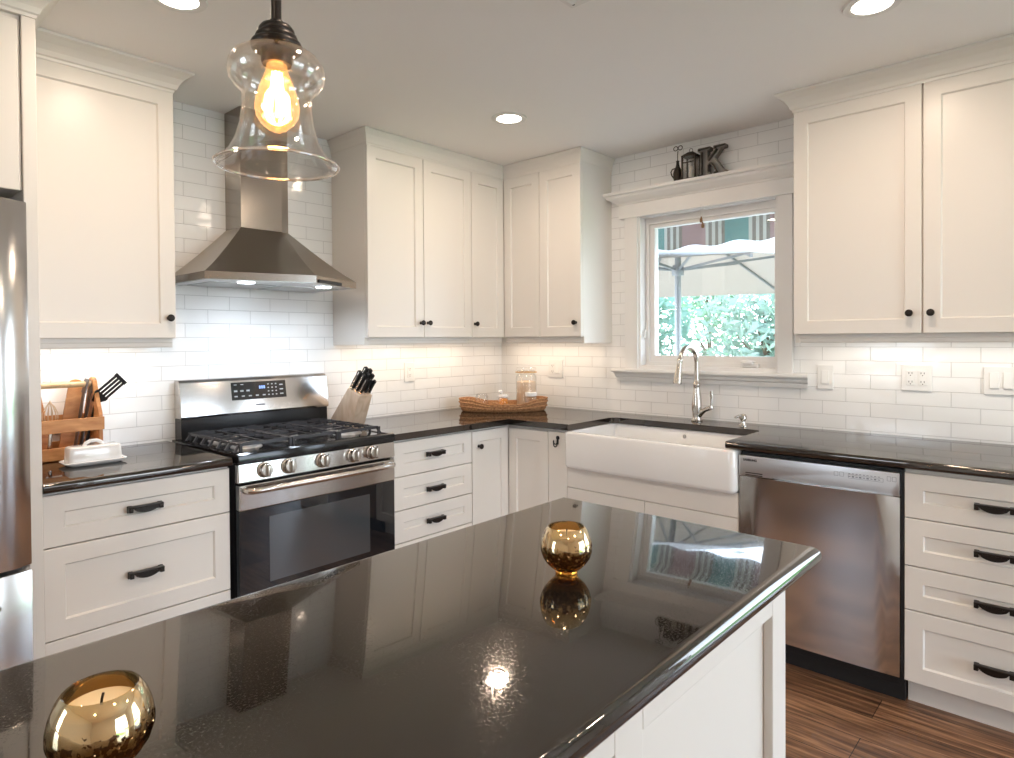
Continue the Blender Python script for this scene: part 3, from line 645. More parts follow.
def outline(y, z, w, h, t=.0012):
    for dy, dz, ww, hh in ((0, h/2, w, t), (0, -h/2, w, t), (w/2, 0, t, h), (-w/2, 0, t, h)): mark(y+dy, z+dz, ww, hh)
outline(-2.345, .832, .014, .016); outline(-2.365, .832, .014, .016)
for i in range(9): mark(-2.392-.0125*i, .838, .007, .0025); mark(-2.392-.0125*i, .827, .008, .006 if i % 2 else .003)
outline(-2.447, .827, .118, .013); outline(-2.525, .836, .012, .016); outline(-2.542, .836, .012, .016)
obj('button_marks', g, mat('grey_print', (.22, .22, .24), .6), o)

# ------------------------------------------------------------------ gas range
RX0, RX1 = -2.208, -1.4620; RXC = (RX0+RX1)/2
t = thing('gas_range', 'stainless steel gas range with five knobs and a black oven door', 'range', (RXC, -.34, 0))
g = G(); g.box((RX0, -.63, .03), (RX1, -.02, .905)); 
for x in (RX0+.05, RX1-.05):
    for y in (-.58, -.08): g.lathe([(0, 0), (.018, 0), (.018, .03), (0, .03)], (x, y, 0), 12)
obj('body', g, BLACKE, t)
g = G(); pr = [(-.02, .905), (-.02, .918), (-.628, .918), (-.655, .927), (-.666, .922), (-.670, .905), (-.668, .888), (-.63, .888)]
g.prism([(RX0, y, z) for y, z in pr], (RX1-RX0, 0, 0), .003, 2); ct = obj('cooktop', g, BLACKE, t, True)
g = G(); g.box((RX0+.035, -.61, .917), (RX1-.035, -.10, .9205), .001); obj('cooktop_tray', g, BLACKE, t)
g = G(); pr = [(-.60, .815), (-.662, .812), (-.668, .818), (-.664, .884), (-.655, .888), (-.60, .888)]
g.prism([(RX0+.002, y, z) for y, z in pr], (RX1-RX0-.004, 0, 0), .002, 2); cp = obj('control_panel', g, STEELH, t, True)
for x in (-2.104, -2.002, -1.846, -1.692, -1.592):
    g = G(); c = (x, -.668, .853)
    g.lathe([(0, 0), (.031, 0), (.031, .004), (.027, .006), (.0265, .012), (.0245, .026), (.022, .029), (0, .030)], c, 28, (0, -1, .03))
    g.box((x-.0065, -.712, .853-.023), (x+.0065, -.694, .853+.023), .004, 3); k = obj('knob', g, NICKEL, t, True)
    g = G(); g.box((x+.031, -.6672, .872), (x+.034, -.6655, .876)); obj('knob_mark', g, INK, k)
# oven door
g = G(); g.box((RX0+.003, -.665, .235), (RX1-.003, -.635, .706), .002); od = obj('oven_door', g, BLACKG, t)
g = G(); g.box((RX0+.003, -.668, .7065), (RX1-.003, -.635, .804), .003); bd = obj('door_band', g, STEELH, od)
g = G()
for i in range(5): a = RX0+.19+i*.092; g.box((a, -.6685, .788), (a+.062, -.6675, .793))
obj('vent_slots', g, INK, od)
g = G(); g.box((-2.085, -.6665, .405), (-1.605, -.6645, .666), .001); obj('oven_window', g, OVENWIN, od)
g = G()
hp = [(RX0+.026, -.668, .783), (RX0+.030, -.700, .786), (RX0+.05, -.714, .787)] + [(RX0+.05+(RX1-RX0-.106)*i/8, -.714-.006*math.sin(PI*i/8), .787) for i in range(1, 8)] + [(RX1-.056, -.714, .787), (RX1-.036, -.700, .786), (RX1-.032, -.668, .783)]
g.tube(hp, .0125, 14); obj('oven_handle', g, NICKEL, od, True)
g = G(); g.box((RX0+.003, -.660, .06), (RX1-.003, -.635, .228), .004); obj('storage_drawer', g, STEELH, t)
# backguard
g = G(); pr = [(-.012, .905), (-.082, .905), (-.078, 1.012), (-.012, 1.012)]
g.prism([(RX0+.018, y, z) for y, z in pr], (-1.4515-RX0-.018, 0, 0)); bg_ = obj('backguard', g, BLACKE, t)
g = G(); pr = [(-.010, 1.0125), (-.080, 1.0125), (-.086, 1.022), (-.080, 1.07), (-.062, 1.172), (-.052, 1.184), (-.035, 1.187), (-.010, 1.184)]
g.prism([(RX0+.016, y, z) for y, z in pr], (RX1-RX0+.002, 0, 0), .003, 2); bp_ = obj('backguard_panel', g, STEELH, t, True, angle=.5)
def onpanel(x, z, d=.0): 
    f = (z-1.07)/(1.172-1.07); return Vector((x+.006, -.080+.018*f-d, z))
def pquad(g, x0, x1, z0, z1, d):
    a = [onpanel(x0, z0, d), onpanel(x1, z0, d), onpanel(x1, z1, d), onpanel(x0, z1, d)]; b = [onpanel(x0, z0, -.002), onpanel(x1, z0, -.002), onpanel(x1, z1, -.002), onpanel(x0, z1, -.002)]
    g.poly(a+b, [(0, 1, 2, 3), (7, 6, 5, 4), (0, 4, 5, 1), (1, 5, 6, 2), (2, 6, 7, 3), (3, 7, 4, 0)])
g = G(); pquad(g, -1.965, -1.688, 1.0795, 1.163, .0015); ds = obj('display', g, BLACKG, bp_)
g = G()
for i in range(2):
    pquad(g, -1.952+i*.033, -1.938+i*.033, 1.150, 1.1535, .0026)
for i in range(3): pquad(g, -1.953+i*.03, -1.937+i*.03, 1.118, 1.126, .0026)
for i in range(5): pquad(g, -1.953+i*.035, -1.938+i*.035, 1.094, 1.100, .0026)
for i in range(3):
    for j in range(4): pquad(g, -1.785+i*.02, -1.777+i*.02, 1.094+j*.017, 1.0995+j*.017, .0026)
for j in range(3): pquad(g, -1.722, -1.704, 1.095+j*.022, 1.101+j*.022, .0026)
obj('button_marks', g, ICON, ds)
g = G()
for i in range(3): pquad(g, -1.828+i*.011, -1.820+i*.011, 1.128, 1.142, .0028)
obj('clock', g, CLOCK, ds)
text_mesh('logo', 'SAMSUNG', .0105, mat('grey_logo', (.2, .2, .21), .5), onpanel(-1.852, 1.048, .0005), (1, 0, 0), Vector((0, .018, .102)), bp_)
# burners and grates
for (x, y, r) in ((-2.08, -.47, .05), (-2.08, -.22, .04), (RXC, -.35, .045), (-1.59, -.47, .055), (-1.59, -.22, .04)):
    g = G(); g.lathe([(0, 0), (r*1.25, 0), (r*1.2, .004), (r, .006), (r*.95, .014), (0, .014)], (x, y, .9205), 26); b = obj('burner', g, BURN, t, True)
    g = G(); g.lathe([(0, 0), (r*.78, 0), (r*.8, .004), (r*.7, .008), (0, .009)], (x, y, .9345), 24); obj('burner_cap', g, BLACKE, b, True)
ZG = .950
for k in range(3):
    w3 = (RX1-RX0-.07)/3; x0 = RX0+.035+k*w3+.003; x1 = x0+w3-.006; y0, y1 = -.605, -.105
    g = G(); b = .011
    for yy in (y0+.02, (y0+y1)/2, y1-.02): g.bar((x0, yy, ZG), (x1, yy, ZG), b, .012)
    for xx in (x0+.004, x1-.004): g.bar((xx, y0, ZG), (xx, y1, ZG), b, .012)
    g.bar(((x0+x1)/2, y0+.02, ZG), ((x0+x1)/2, y1-.02, ZG), .009, .011)
    m = 7
    for i in range(m):
        yy = y0+.02+(y1-y0-.04)*i/(m-1)
        for s, xe in ((1, x0), (-1, x1)):
            g.bar((xe, yy, ZG+.002), (xe+s*.075, yy, ZG+.006), .008, .010)
            if (k == 0 and s == 1) or (k == 2 and s == -1): g.bar((xe+s*.004, yy, ZG), (xe-s*.016, yy, .921), .009, .009, (0, 1, 0))
    for xx in (x0+.004, x1-.004):
        for yy in (y0+.006, y1-.006): g.bar((xx, yy, .9205), (xx, yy, ZG), .010, .010, (0, 1, 0))
    obj('grate', g, IRON, t)

# ------------------------------------------------------------------ range hood
t = thing('range_hood', 'stainless steel chimney hood with flared canopy above the gas range', 'range hood', (-1.83, -.2, 1.62))
HZ0, HZR, HZT = 1.617, 1.648, 1.888
cx0, cx1, cyf = -1.945, -1.703, -.160
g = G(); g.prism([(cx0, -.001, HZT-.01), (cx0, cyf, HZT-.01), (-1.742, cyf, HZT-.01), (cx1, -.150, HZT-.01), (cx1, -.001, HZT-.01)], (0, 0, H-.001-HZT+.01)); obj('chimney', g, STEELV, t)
g = G(); nA = 20
hx0, hx1 = -2.212, -1.464
fold, cfold = (-1.785, -.535), (-1.742, cyf)     # the canopy front is creased
cor = [(hx0, -.395), fold, (hx1, -.372)]; ccor = [(cx0, cyf), cfold, (cx1, -.150)]
def along(P_, s):
    k = min(1, int(s*2)); f = s*2-k; (a, b), (c, d_) = P_[k], P_[k+1]; return (a+(c-a)*f, b+(d_-b)*f)
front = [along(cor, i/nA) for i in range(nA+1)]; cfront = [along(ccor, i/nA) for i in range(nA+1)]
def outline_at(f):
    """f=0 rim, f=1 chimney; list of plan points"""
    pts = []
    for i, (x, y) in enumerate(front):
        tx, ty = cfront[i]; pts.append((x+(tx-x)*f, y+(ty-y)*f))
    a = (hx0+(cx0-hx0)*f, -.001); b = (hx1+(cx1-hx1)*f, -.001)
    return [a] + pts + [b]
rings = []
for k in range(7):
    f = k/6; z = HZR+(HZT-HZR)*(f**1.12); rings.append([(x, y, z) for x, y in outline_at(f)])
n = nA+3; V = [p for r in rings for p in r]; fs = []
for k in range(6):
    for i in range(n): fs.append((k*n+i, k*n+(i+1) % n, (k+1)*n+(i+1) % n, (k+1)*n+i))
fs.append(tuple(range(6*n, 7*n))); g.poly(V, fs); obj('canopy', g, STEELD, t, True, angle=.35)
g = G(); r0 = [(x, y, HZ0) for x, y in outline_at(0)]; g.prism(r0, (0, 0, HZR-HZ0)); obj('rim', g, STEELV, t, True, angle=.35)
g = G(); g.prism([(x*.97-1.83*.03, y*.93-.012, HZ0-.002) for x, y in outline_at(0)], (0, 0, .003)); ub = obj('underside', g, STEELC, t)
g = G(); g.bar((-1.77, -.528, HZ0+.008), (-1.60, -.445, HZ0+.008), .010, .014); obj('control_bar', g, BLACKP, t)
for x in (-2.02, -1.64):
    g = G(); g.lathe([(0, 0), (.033, 0), (.036, .003), (.036, .006), (0, .006)], (x, -.36, HZ0-.0065), 20); obj('lamp_lens', g, HLENS, t, True)
    lamp('hood_lamp', 'SPOT', (x, -.36, HZ0-.012), 7.5, (.76, .87, 1.0), (0, .28, -1), .03, spot=2.5, blend=.8)
g = G()
for i in range(2): g.box((-2.15+i*.33, -.30, HZ0-.005), (-1.85+i*.33, -.06, HZ0-.0015), .001)
obj('filter', g, BURN, t)

# ------------------------------------------------------------------ island
KI = .7058; ZI = 1.045      # raised bar-height top
def kx(x): return CAM.x+KI*(x-CAM.x)
def ky_(y): return CAM.y+KI*(y-CAM.y)
IX0, IX1, IY0, IY1 = -4.45, kx(-1.870), ky_(-2.650), ky_(-1.960)
g = G(); g.prism([(IX0, IY0, ZI-.029), (IX1, IY0, ZI-.029), (IX1, IY1, ZI-.029), (IX0, IY1, ZI-.029)], (0, 0, .029), .0142, 8)
tag(obj('island_countertop', g, GRAN, smooth=True), 'glossy black granite island top in the foreground with rounded edges', 'countertop')
t = thing('island_cabinet', 'white panelled kitchen island base under the foreground black top', 'island', (-3.4, -2.55, 0))
ix0, ix1, iy0, iy1 = -4.41, kx(-1.918), ky_(-2.572), ky_(-2.00); ZB2 = ZI-.0292
g = G(); g.box((ix0, iy0, .10), (ix1, iy1, ZB2)); obj('body', g, PAINT, t)
g = G(); g.box((ix0+.03, iy0+.05, 0), (ix1-.03, iy1-.06, .10)); obj('toe_kick', g, PAINT, t)
def stile(x0, x1, z0, z1): g = G(); g.box((x0, iy0-.014, z0), (x1, iy0, z1), .0015); obj('stile', g, PAINT, t)
st = [(kx(-1.993), ix1), (kx(-2.585), kx(-2.51)), (kx(-3.19), kx(-3.115)), (kx(-3.80), kx(-3.725)), (-4.09, -4.04), (ix0, ix0+.05)]
for a, b in st: stile(a, b, .10, ZB2)
for (a, _), (_, b) in zip(st, st[1:]):
    for z0, z1 in ((ZB2-.06, ZB2), (.10, .20)): g = G(); g.box((a, iy0-.014, z0), (b, iy0, z1), .0015); obj('rail', g, PAINT, t)
obj('end_panel', shaker(lambda u, w, z: Vector((w, u, z)), iy0, iy1, .10, ZB2, ix1+.014, .014, .06), PAINT, t)

# ------------------------------------------------------------------ gold candle holders
def holder(loc, label):
    t = thing('candle_holder', label, 'candle holder', loc, 'gold glass candle holders on the island')
    out = [(0, 0), (.0205, 0), (.0215, .003), (.020, .007), (.027, .0105), (.037, .020), (.0445, .031), (.0488, .044), (.0490, .054), (.0464, .067), (.0418, .079), (.0365, .088), (.0345, .090)]
    inn = [(.0325, .089), (.0396, .077), (.0440, .066), (.0466, .054), (.0464, .045), (.042, .032), (.034, .0225), (.022, .015), (0, .0135)]
    g = G(); g.lathe([(r*KI, z*KI) for r, z in out], loc, 40); g.mi = 1; g.lathe([(r*KI, z*KI) for r, z in out[-1:]+inn], loc, 40); bmesh.ops.remove_doubles(g.bm, verts=g.bm.verts[:], dist=1e-6); obj('glass_bowl', g, [MERC, AMBERI], t, True, angle=1.2)
    return t
CH1 = Vector((-2.6403, -2.5523, ZI)); CH2 = Vector((-3.1851, -2.5404, ZI))
holder(CH1, 'round gold mercury-glass candle holder near the middle of the island top')
holder(CH2, 'round gold mercury-glass candle holder at the bottom left of the photo, nearest the camera')
for p, lab in ((CH1, 'cream candle inside the gold holder in the middle of the island'), (CH2, 'cream candle inside the gold holder at the bottom left')):
    q = p+Vector((0, 0, .0103)); t = thing('votive_candle', lab, 'candle', q, 'cream candles in the gold holders')
    g = G(); g.lathe([(0, 0), (.014, 0), (.019, .003), (.0255, .010), (.0275, .020), (.0270, .034), (.0245, .0405), (.022, .042), (.009, .041), (0, .0405)], q, 28); obj('wax', g, WAX, t, True)
    q = q+Vector((0, 0, .0405)); g = G(); g.tube([q, q+Vector((.0005, 0, .004)), q+Vector((.0015, 0, .008))], .0009, 6); obj('wick', g, BLACKP, t)

# ------------------------------------------------------------------ pendant
PX, PY = -2.905, -2.285
t = thing('pendant_light', 'clear glass bell pendant with a glowing filament bulb over the island', 'pendant light', (PX, PY, 1.58))
g = G(); g.lathe([(0, 0), (.0065, 0), (.0065, H-1.775-.02), (0, H-1.775-.02)], (PX, PY, 1.775), 16); obj('stem', g, BRONZE, t, True)
g = G(); g.lathe([(0, 0), (.062, 0), (.064, -.006), (.055, -.018), (.02, -.024), (0, -.024)], (PX, PY, H-.001), 28); obj('canopy', g, BRONZE, t, True)
g = G(); g.lathe([(0, 1.7760), (.0085, 1.7760), (.010, 1.7710), (.019, 1.7690), (.0225, 1.7640), (.0230, 1.7610), (.0225, 1.7595), (.0255, 1.7570), (.0270, 1.7530), (.0262, 1.7500), (.0305, 1.7480), (.0325, 1.7440), (.0315, 1.7410), (0, 1.7410)], (PX, PY, 0), 32); obj('cap', g, BRONZE, t, True, angle=.9)
g = G(); g.lathe([(0, 1.7410), (.031, 1.7410), (.031, 1.7385), (.0195, 1.7380), (.0195, 1.7220), (.018, 1.7190), (0, 1.7190)], (PX, PY, 0), 28); obj('socket', g, BRONZE, t, True, angle=.9)
prof = [(.028, 1.7395), (.040, 1.7360), (.052, 1.7285), (.0590, 1.7190), (.0610, 1.7090), (.0590, 1.6990), (.0530, 1.6905), (.0465, 1.6850), (.0440, 1.6800), (.0432, 1.678), (.0437, 1.660), (.0465, 1.640), (.0520, 1.620), (.0600, 1.605), (.0685, 1.595), (.0755, 1.590)]
dn = []
for r, z in prof: dn.append((r-.0022, z-.0008))
lip = [(.0772, 1.5895), (.0778, 1.588), (.0772, 1.5865)]
g = G(); g.lathe(prof + lip + [(.0740, 1.5875)] + dn[::-1][1:], (PX, PY, 0), 56); sh = obj('glass_shade', g, BELL, t, True, angle=1.5)
g = G(); g.lathe([(0.0766+.0017*math.cos(2*PI*i/10), 1.5885+.0017*math.sin(2*PI*i/10)) for i in range(10)], (PX, PY, 0), 64, close=True); obj('glass_lip', g, thin_glass('glass_lip', (1, .98, .95), .97, .6, haze=.35), sh, True)
bz = 1.7215
bp0 = [(.0125, 0), (.0130, -.008), (.0165, -.018), (.022, -.032), (.0265, -.046), (.0283, -.058), (.0265, -.069), (.0210, -.078), (.0120, -.086), (.004, -.0895), (0, -.090)]
g = G(); g.lathe([(r, bz+z) for r, z in bp0], (PX, PY, 0), 32); bb = obj('bulb', g, AMBERG, t, True)
g = G()
for i in range(8):
    a = 2*PI*i/8; r1, r2 = .006, .0105; g.tube([(PX+r1*math.cos(a), PY+r1*math.sin(a), bz-.012), (PX+r2*math.cos(a+.3), PY+r2*math.sin(a+.3), bz-.066)], .0013, 6)
g.lathe([(0, bz-.010), (.0035, bz-.012), (.0025, bz-.07), (0, bz-.071)], (PX, PY, 0), 8)
obj('filament', g, FIL, bb)
lamp('pendant_bulb', 'POINT', (PX, PY, bz-.045), 3.0, (1, .66, .32), size=.02)

# ------------------------------------------------------------------ recessed lights and ceiling register
labs = {0: 'recessed ceiling light in front of the corner cabinets', 1: 'recessed ceiling light at the top right, above the dishwasher', 2: 'recessed ceiling light cut off by the top edge, left of the pendant'}
first = None
for i, (x, y) in enumerate(can_pos):
    if first is None:
        t = thing('recessed_light', labs[0], 'ceiling light', (x, y, H-.006), 'recessed ceiling lights')
        g = G(); g.lathe([(.062, .0055), (.060, .001), (.070, -.002), (.084, 0), (.088, .0055)], (x, y, H-.006), 36, close=True); obj('trim_ring', g, TRIMP, t, True)
        g = G(); g.lathe([(0, .0035), (.061, .0035), (.061, .0055), (0, .0055)], (x, y, H-.006), 32); obj('lens', g, LENS, t)
        first = t
    else:
        t = copy_tree(first); t.location = (x, y, H-.006); t['label'] = labs.get(i, 'recessed ceiling light in the half of the kitchen behind the camera')
    lamp('recessed_lamp', 'AREA', (x, y, H-.010), 5.5, CANW, (0, 0, -1), .10)
t = thing('ceiling_register', 'square white ceiling vent cut off by the top edge of the photo', 'vent', (-1.76, -1.96, H-.008))
g = G(); g.box((-1.915, -2.115, H-.008), (-1.612, -1.812, H-.0005), .003); obj('vent_frame', g, TRIMP, t)
g = G()
for i in range(7): yy = -2.075+i*.038; g.bar((-1.885, yy, H-.010), (-1.642, yy, H-.010), .022, .002, (0, .5, 1))
obj('louvers', g, TRIMP, t)
g = G(); g.lathe([(0, 0), (.005, 0), (.004, -.002), (0, -.0025)], (-1.632, -1.832, H-.008), 10); obj('screw', g, SLOT, t)

# ------------------------------------------------------------------ outlets and switches
def plate(F, u, z, wd, devices, label, cat):
    t = thing('wall_outlet' if cat == 'outlet' else 'wall_switch', label, cat, F(u, 0, z), 'white plates on the tiled walls')
    g = G(); fbox(g, F, u-wd/2, u+wd/2, .0005, .0065, z-.058, z+.058, .002); obj('cover_plate', g, PLATE, t)
    n = len(devices)
    for i, d in enumerate(devices):
        uc = u + (i-(n-1)/2)*.046
        if d == 'rocker':
            g = G(); fbox(g, F, uc-.0165, uc+.0165, .006, .0085, z-.0335, z+.0335, .001)
            p = [F(uc-.014, .0085, z-.030), F(uc+.014, .0085, z-.030), F(uc+.014, .0085, z+.030), F(uc-.014, .0085, z+.030)]
            q = [F(uc-.014, .0125, z-.030), F(uc+.014, .0125, z-.030), F(uc+.014, .009, z+.030), F(uc-.014, .009, z+.030)]
            g.poly(p+q, [(4, 5, 6, 7), (0, 1, 5, 4), (1, 2, 6, 5), (2, 3, 7, 6), (3, 0, 4, 7)]); obj('rocker', g, PLATE, t)
        else:
            g = G(); fbox(g, F, uc-.0165, uc+.0165, .006, .0085, z-.0335, z+.0335, .002); r = obj('receptacle', g, PLATE, t)
            g = G()
            for dz in (-.019, .019):
                for du in (-.006, .006): fbox(g, F, uc+du-.0012, uc+du+.0012, .008, .0088, z+dz-.002, z+dz+.006)
                fbox(g, F, uc-.002, uc+.002, .008, .0088, z+dz-.010, z+dz-.006)
            obj('slots', g, SLOT, r)
plate(PB, -.832, 1.165, .078, ['outlet'], 'white outlet on the tiles right of the knife block', 'outlet')
plate(PR, -.484, 1.167, .116, ['rocker', 'outlet'], 'white double switch and outlet plate behind the oat jar, near the corner', 'outlet')
plate(PR, -2.127, 1.168, .070, ['rocker'], 'white single switch plate just right of the window', 'switch')
plate(PR, -2.504, 1.177, .116, ['outlet', 'outlet'], 'white double outlet plate above the dishwasher', 'outlet')
plate(PR, -2.802, 1.175, .116, ['rocker', 'rocker'], 'white double switch plate at the right edge of the photo', 'switch')

# ------------------------------------------------------------------ knife block
t = thing('knife_block', 'pale wooden knife block full of knives right of the range', 'knife block', (-1.378, -.15, ZC))
kx0, kx1 = -1.420, -1.336
pr = [(-.036, ZC), (-.250, ZC), (-.322, ZC+.163), (-.225, ZC+.199)]
g = G(); g.prism([(kx0, y, z) for y, z in pr], (kx1-kx0, 0, 0), .004, 2, 'every'); obj('block', g, BLOCKW, t, True, angle=.5)
ax = Vector((.06, -.62, .80)).normalized()     # direction of the handles
sl = (Vector((0, -.322, ZC+.163)), Vector((0, -.225, ZC+.199)))
def knife(label, fu, fv, L, w):
    p = sl[0]+(sl[1]-sl[0])*fv; p = Vector((kx0+(kx1-kx0)*fu, p.y, p.z))
    t = thing('kitchen_knife', label, 'knife', p, 'black-handled knives in the block')
    nx = Vector((1, 0, 0)); sd = ax.cross(nx).normalized()
    def at(a, b, c): return p + ax*a + sd*b + nx*c
    g = G(); g.bar(at(-.06, 0, 0), at(.004, 0, 0), .002, w*.8, sd); obj('blade', g, CHROME, t)
    g = G(); g.bar(at(.002, 0, 0), at(.014, 0, 0), w*.62, w*.9, sd); obj('bolster', g, CHROME, t)
    prof = [(.013, .42, .42), (.03, .45, .45), (L*.45, .52, .40), (L*.75, .46, .42), (L*.93, .56, .54), (L, .40, .40)]
    V = []; k = 0
    for a, hi, lo in prof:
        V += [at(a, -lo*w, -w*.32), at(a, -lo*w, w*.32), at(a, hi*w, w*.32), at(a, hi*w, -w*.32)]
    fs = [(0, 1, 2, 3), (23, 22, 21, 20)]
    for j in range(5):
        for i in range(4): fs.append((4*j+i, 4*j+(i+1) % 4, 4*j+4+(i+1) % 4, 4*j+4+i))
    g = G(); g.poly(V, fs); bmesh.ops.bevel(g.bm, geom=g.bm.edges[:], offset=.0018, segments=2, affect='EDGES'); h = obj('handle', g, BLACKP, t, True)
    g = G(); g.bar(at(.014, 0, 0), at(L*.97, 0, 0), w*.70, w*.22, sd)
    for a in (.25, .5, .75): g.lathe([(0, -w*.34), (.0026, -w*.34), (.0026, w*.34), (0, w*.34)], at(L*a, 0, 0), 8, nx)
    obj('rivets', g, CHROME, h)
for lab, fu, fv, L, w in (('tallest black-handled knife at the back left of the knife block', .16, .86, .105, .024), ('black-handled knife at the back middle of the knife block', .5, .88, .125, .024), ('black-handled knife at the back right of the knife block', .84, .86, .115, .022),
                          ('black-handled knife in the middle left of the knife block', .2, .52, .10, .021), ('black-handled knife in the very centre of the knife block', .5, .54, .105, .021), ('black-handled knife in the middle right of the knife block', .82, .52, .10, .02),
                          ('short black-handled knife at the front left of the knife block', .22, .2, .085, .018), ('short black-handled knife at the front middle of the knife block', .52, .2, .085, .018), ('short black-handled knife at the front right of the knife block', .82, .18, .08, .017)):
    knife(lab, fu, fv, L*1.12, w*1.12)

# ------------------------------------------------------------------ utensil caddy
t = thing('utensil_caddy', 'orange wooden tote with dowel handle on the worktop beside the fridge', 'caddy', (-2.66, -.12, ZC))
a0, a1, b0, b1 = -2.805, -2.532, -.212, -.016
def endboard(x, th=.014):
    ym = (b0+b1)/2
    pts = [(b0, ZC), (b1, ZC), (b1, ZC+.165), (ym+.052, ZC+.24)] + [(ym+.034*math.cos(a), ZC+.282+.024*math.sin(a)) for a in [PI*i/8 for i in range(9)]] + [(ym-.052, ZC+.24), (b0, ZC+.165)]
    g = G(); g.prism([(x, y, z) for y, z in pts], (th, 0, 0), .002, 2); return g
for x in (a0, a1-.014): obj('end_board', endboard(x), CADDYW, t)
g = G(); g.box((a0+.014, b0+.008, ZC), (a1-.014, b1-.008, ZC+.010)); obj('base_board', g, CADDYW, t)
for y0, y1 in ((b0-.009, b0), (b1, b1+.009)):
    for z0, z1 in ((ZC+.004, ZC+.05), (ZC+.105, ZC+.155)): g = G(); g.box((a0-.003, y0, z0), (a1+.003, y1, z1), .0015); obj('slat', g, CADDYW, t)
g = G(); g.tube([(a0-.006, (b0+b1)/2, ZC+.279), (a1+.006, (b0+b1)/2, ZC+.279)], .0115, 14); obj('handle', g, SPOON, t, True)
# utensils
t = thing('slotted_turner', 'black slotted turner leaning out of the wooden tote', 'spatula', (-2.575, -.13, ZC+.012))
p0 = Vector((-2.575, -.13, ZC+.012)); p1 = Vector((-2.538, -.150, ZC+.215)); d_ = (p1-p0).normalized()
g = G(); g.tube([p0, p0+(p1-p0)*.5, p1], [.0085, .0075, .0055], 10, flat=.6); obj('handle', g, BLACKP, t, True)
h0 = p1; h1 = Vector((-2.448, -.165, ZC+.300)); ax2 = (h1-h0).normalized(); sd = Vector((.55, 0.45, -.72)); sd = (sd-ax2*sd.dot(ax2)).normalized(); nn = ax2.cross(sd)
g = G(); L = (h1-h0).length
def hb(a0_, a1_, s0, s1, s2=None, s3=None):
    s2 = s0 if s2 is None else s2; s3 = s1 if s3 is None else s3
    q = [h0+ax2*a0_+sd*s0, h0+ax2*a0_+sd*s1, h0+ax2*a1_+sd*s3, h0+ax2*a1_+sd*s2]; g.prism(q, nn*.003)
hb(-.01, .02, -.012, .012, -.033, .033); hb(.019, .032, -.034, .034)
for i in range(4): c = -.034+.068*(i+.5)/4; hb(.03, L-.012, c-.0052, c+.0052)
hb(L-.014, L, -.034, .034)
obj('blade', g, BLACKP, t)
t = thing('serving_tongs', 'grey metal tongs standing in the wooden tote, left of the black turner', 'tongs', (-2.60, -.115, ZC+.012))
g = G()
for s in (0, 1):
    b = Vector((-2.605+s*.016, -.112-s*.01, ZC+.012)); e = Vector((-2.572+s*.020, -.118-s*.006, ZC+.245)); g.bar(b, e, .018, .004, (1, .2, 0))
    g.bar(e, e+Vector((.012, -.004, .055)), .028, .005, (1, .2, 0))
obj('arms', g, mat('dull_grey_steel', (.22, .22, .23), .35, .9), t)
t = thing('wire_whisk', 'pale wire whisk standing at the left end of the wooden tote', 'whisk', (-2.700, -.165, ZC+.012))
c = Vector((-2.700, -.165, ZC+.012)); g = G(); g.tube([c, c+Vector((.006, 0, .10))], .0065, 10); obj('handle', g, NICKEL, t, True)
g = G(); top = c+Vector((.006, 0, .10))
for i in range(6):
    a = PI*i/6; u = Vector((math.cos(a), math.sin(a), 0)); pts = []
    for k in range(13):
        s = k/12; ang = PI*s; pts.append(top+u*(.027*math.sin(ang)*(1 if s < .5 else 1))*(1 if k <= 6 else 1)+Vector((0, 0, .105*math.sin(ang/1)**.0*min(1, 2*min(s, 1-s))**.8)) if False else top+u*(.027*math.cos(PI*(s-.5))*(1 if s < .5 else -1) if abs(s-.5) > 1e-6 else 0)+Vector((0, 0, .105*(1-abs(2*s-1)**1.0)**.55)))
    # smooth loop: out on one side, over the top, back on the other
    pts = [top+u*(.026*math.sin(PI*min(1, h))*1.0)+Vector((0, 0, .11*h)) for h in (0, .2, .4, .6, .8, .93)] + [top+Vector((0, 0, .113))] + [top-u*(.026*math.sin(PI*h))+Vector((0, 0, .11*h)) for h in (.93, .8, .6, .4, .2, 0)]
    g.tube(pts, .0011, 6)
obj('wires', g, mat('pale_brass_wire', (.66, .52, .36), .3, .9), t)
def paddle(name, label, xb, xt, y, wb, wt, zt, hole):
    t = thing(name, label, 'paddle', (xb, y, ZC+.0115)); z0 = ZC+.0115; n = 8
    L_ = [(xb-wb, z0), (xb+wb, z0), (xb+(xt-xb)*.55+wb*.8, z0+(zt-z0)*.55), (xt+wt, zt-wt*.7)] + [(xt+wt*math.cos(a), zt-wt*.7+wt*.7*math.sin(a)) for a in [PI*i/n for i in range(1, n)]] + [(xt-wt, zt-wt*.7), (xb+(xt-xb)*.55-wb*.8, z0+(zt-z0)*.55)]
    g = G(); g.prism([(x, y+.02*(z-z0), z) for x, z in L_], (0, .009, 0), .002, 2); obj('board', g, CADDYW, t)
    g = G(); g.lathe([(0, 0), (.005, 0), (.005, .0006), (0, .0006)], (xt, y+.02*(zt-z0)-.0002, hole), 14, (0, -1, 0)); obj('hole', g, DARKGAP, t)
paddle('wooden_paddle', 'broad wooden paddle with a small hole standing inside the tote, left of the tongs', -2.612, -2.588, -.085, .040, .023, ZC+.298, ZC+.245)
paddle('wooden_paddle', 'narrow wooden paddle leaning inside the left end of the tote, behind the whisk', -2.682, -2.722, -.060, .022, .016, ZC+.292, ZC+.262)

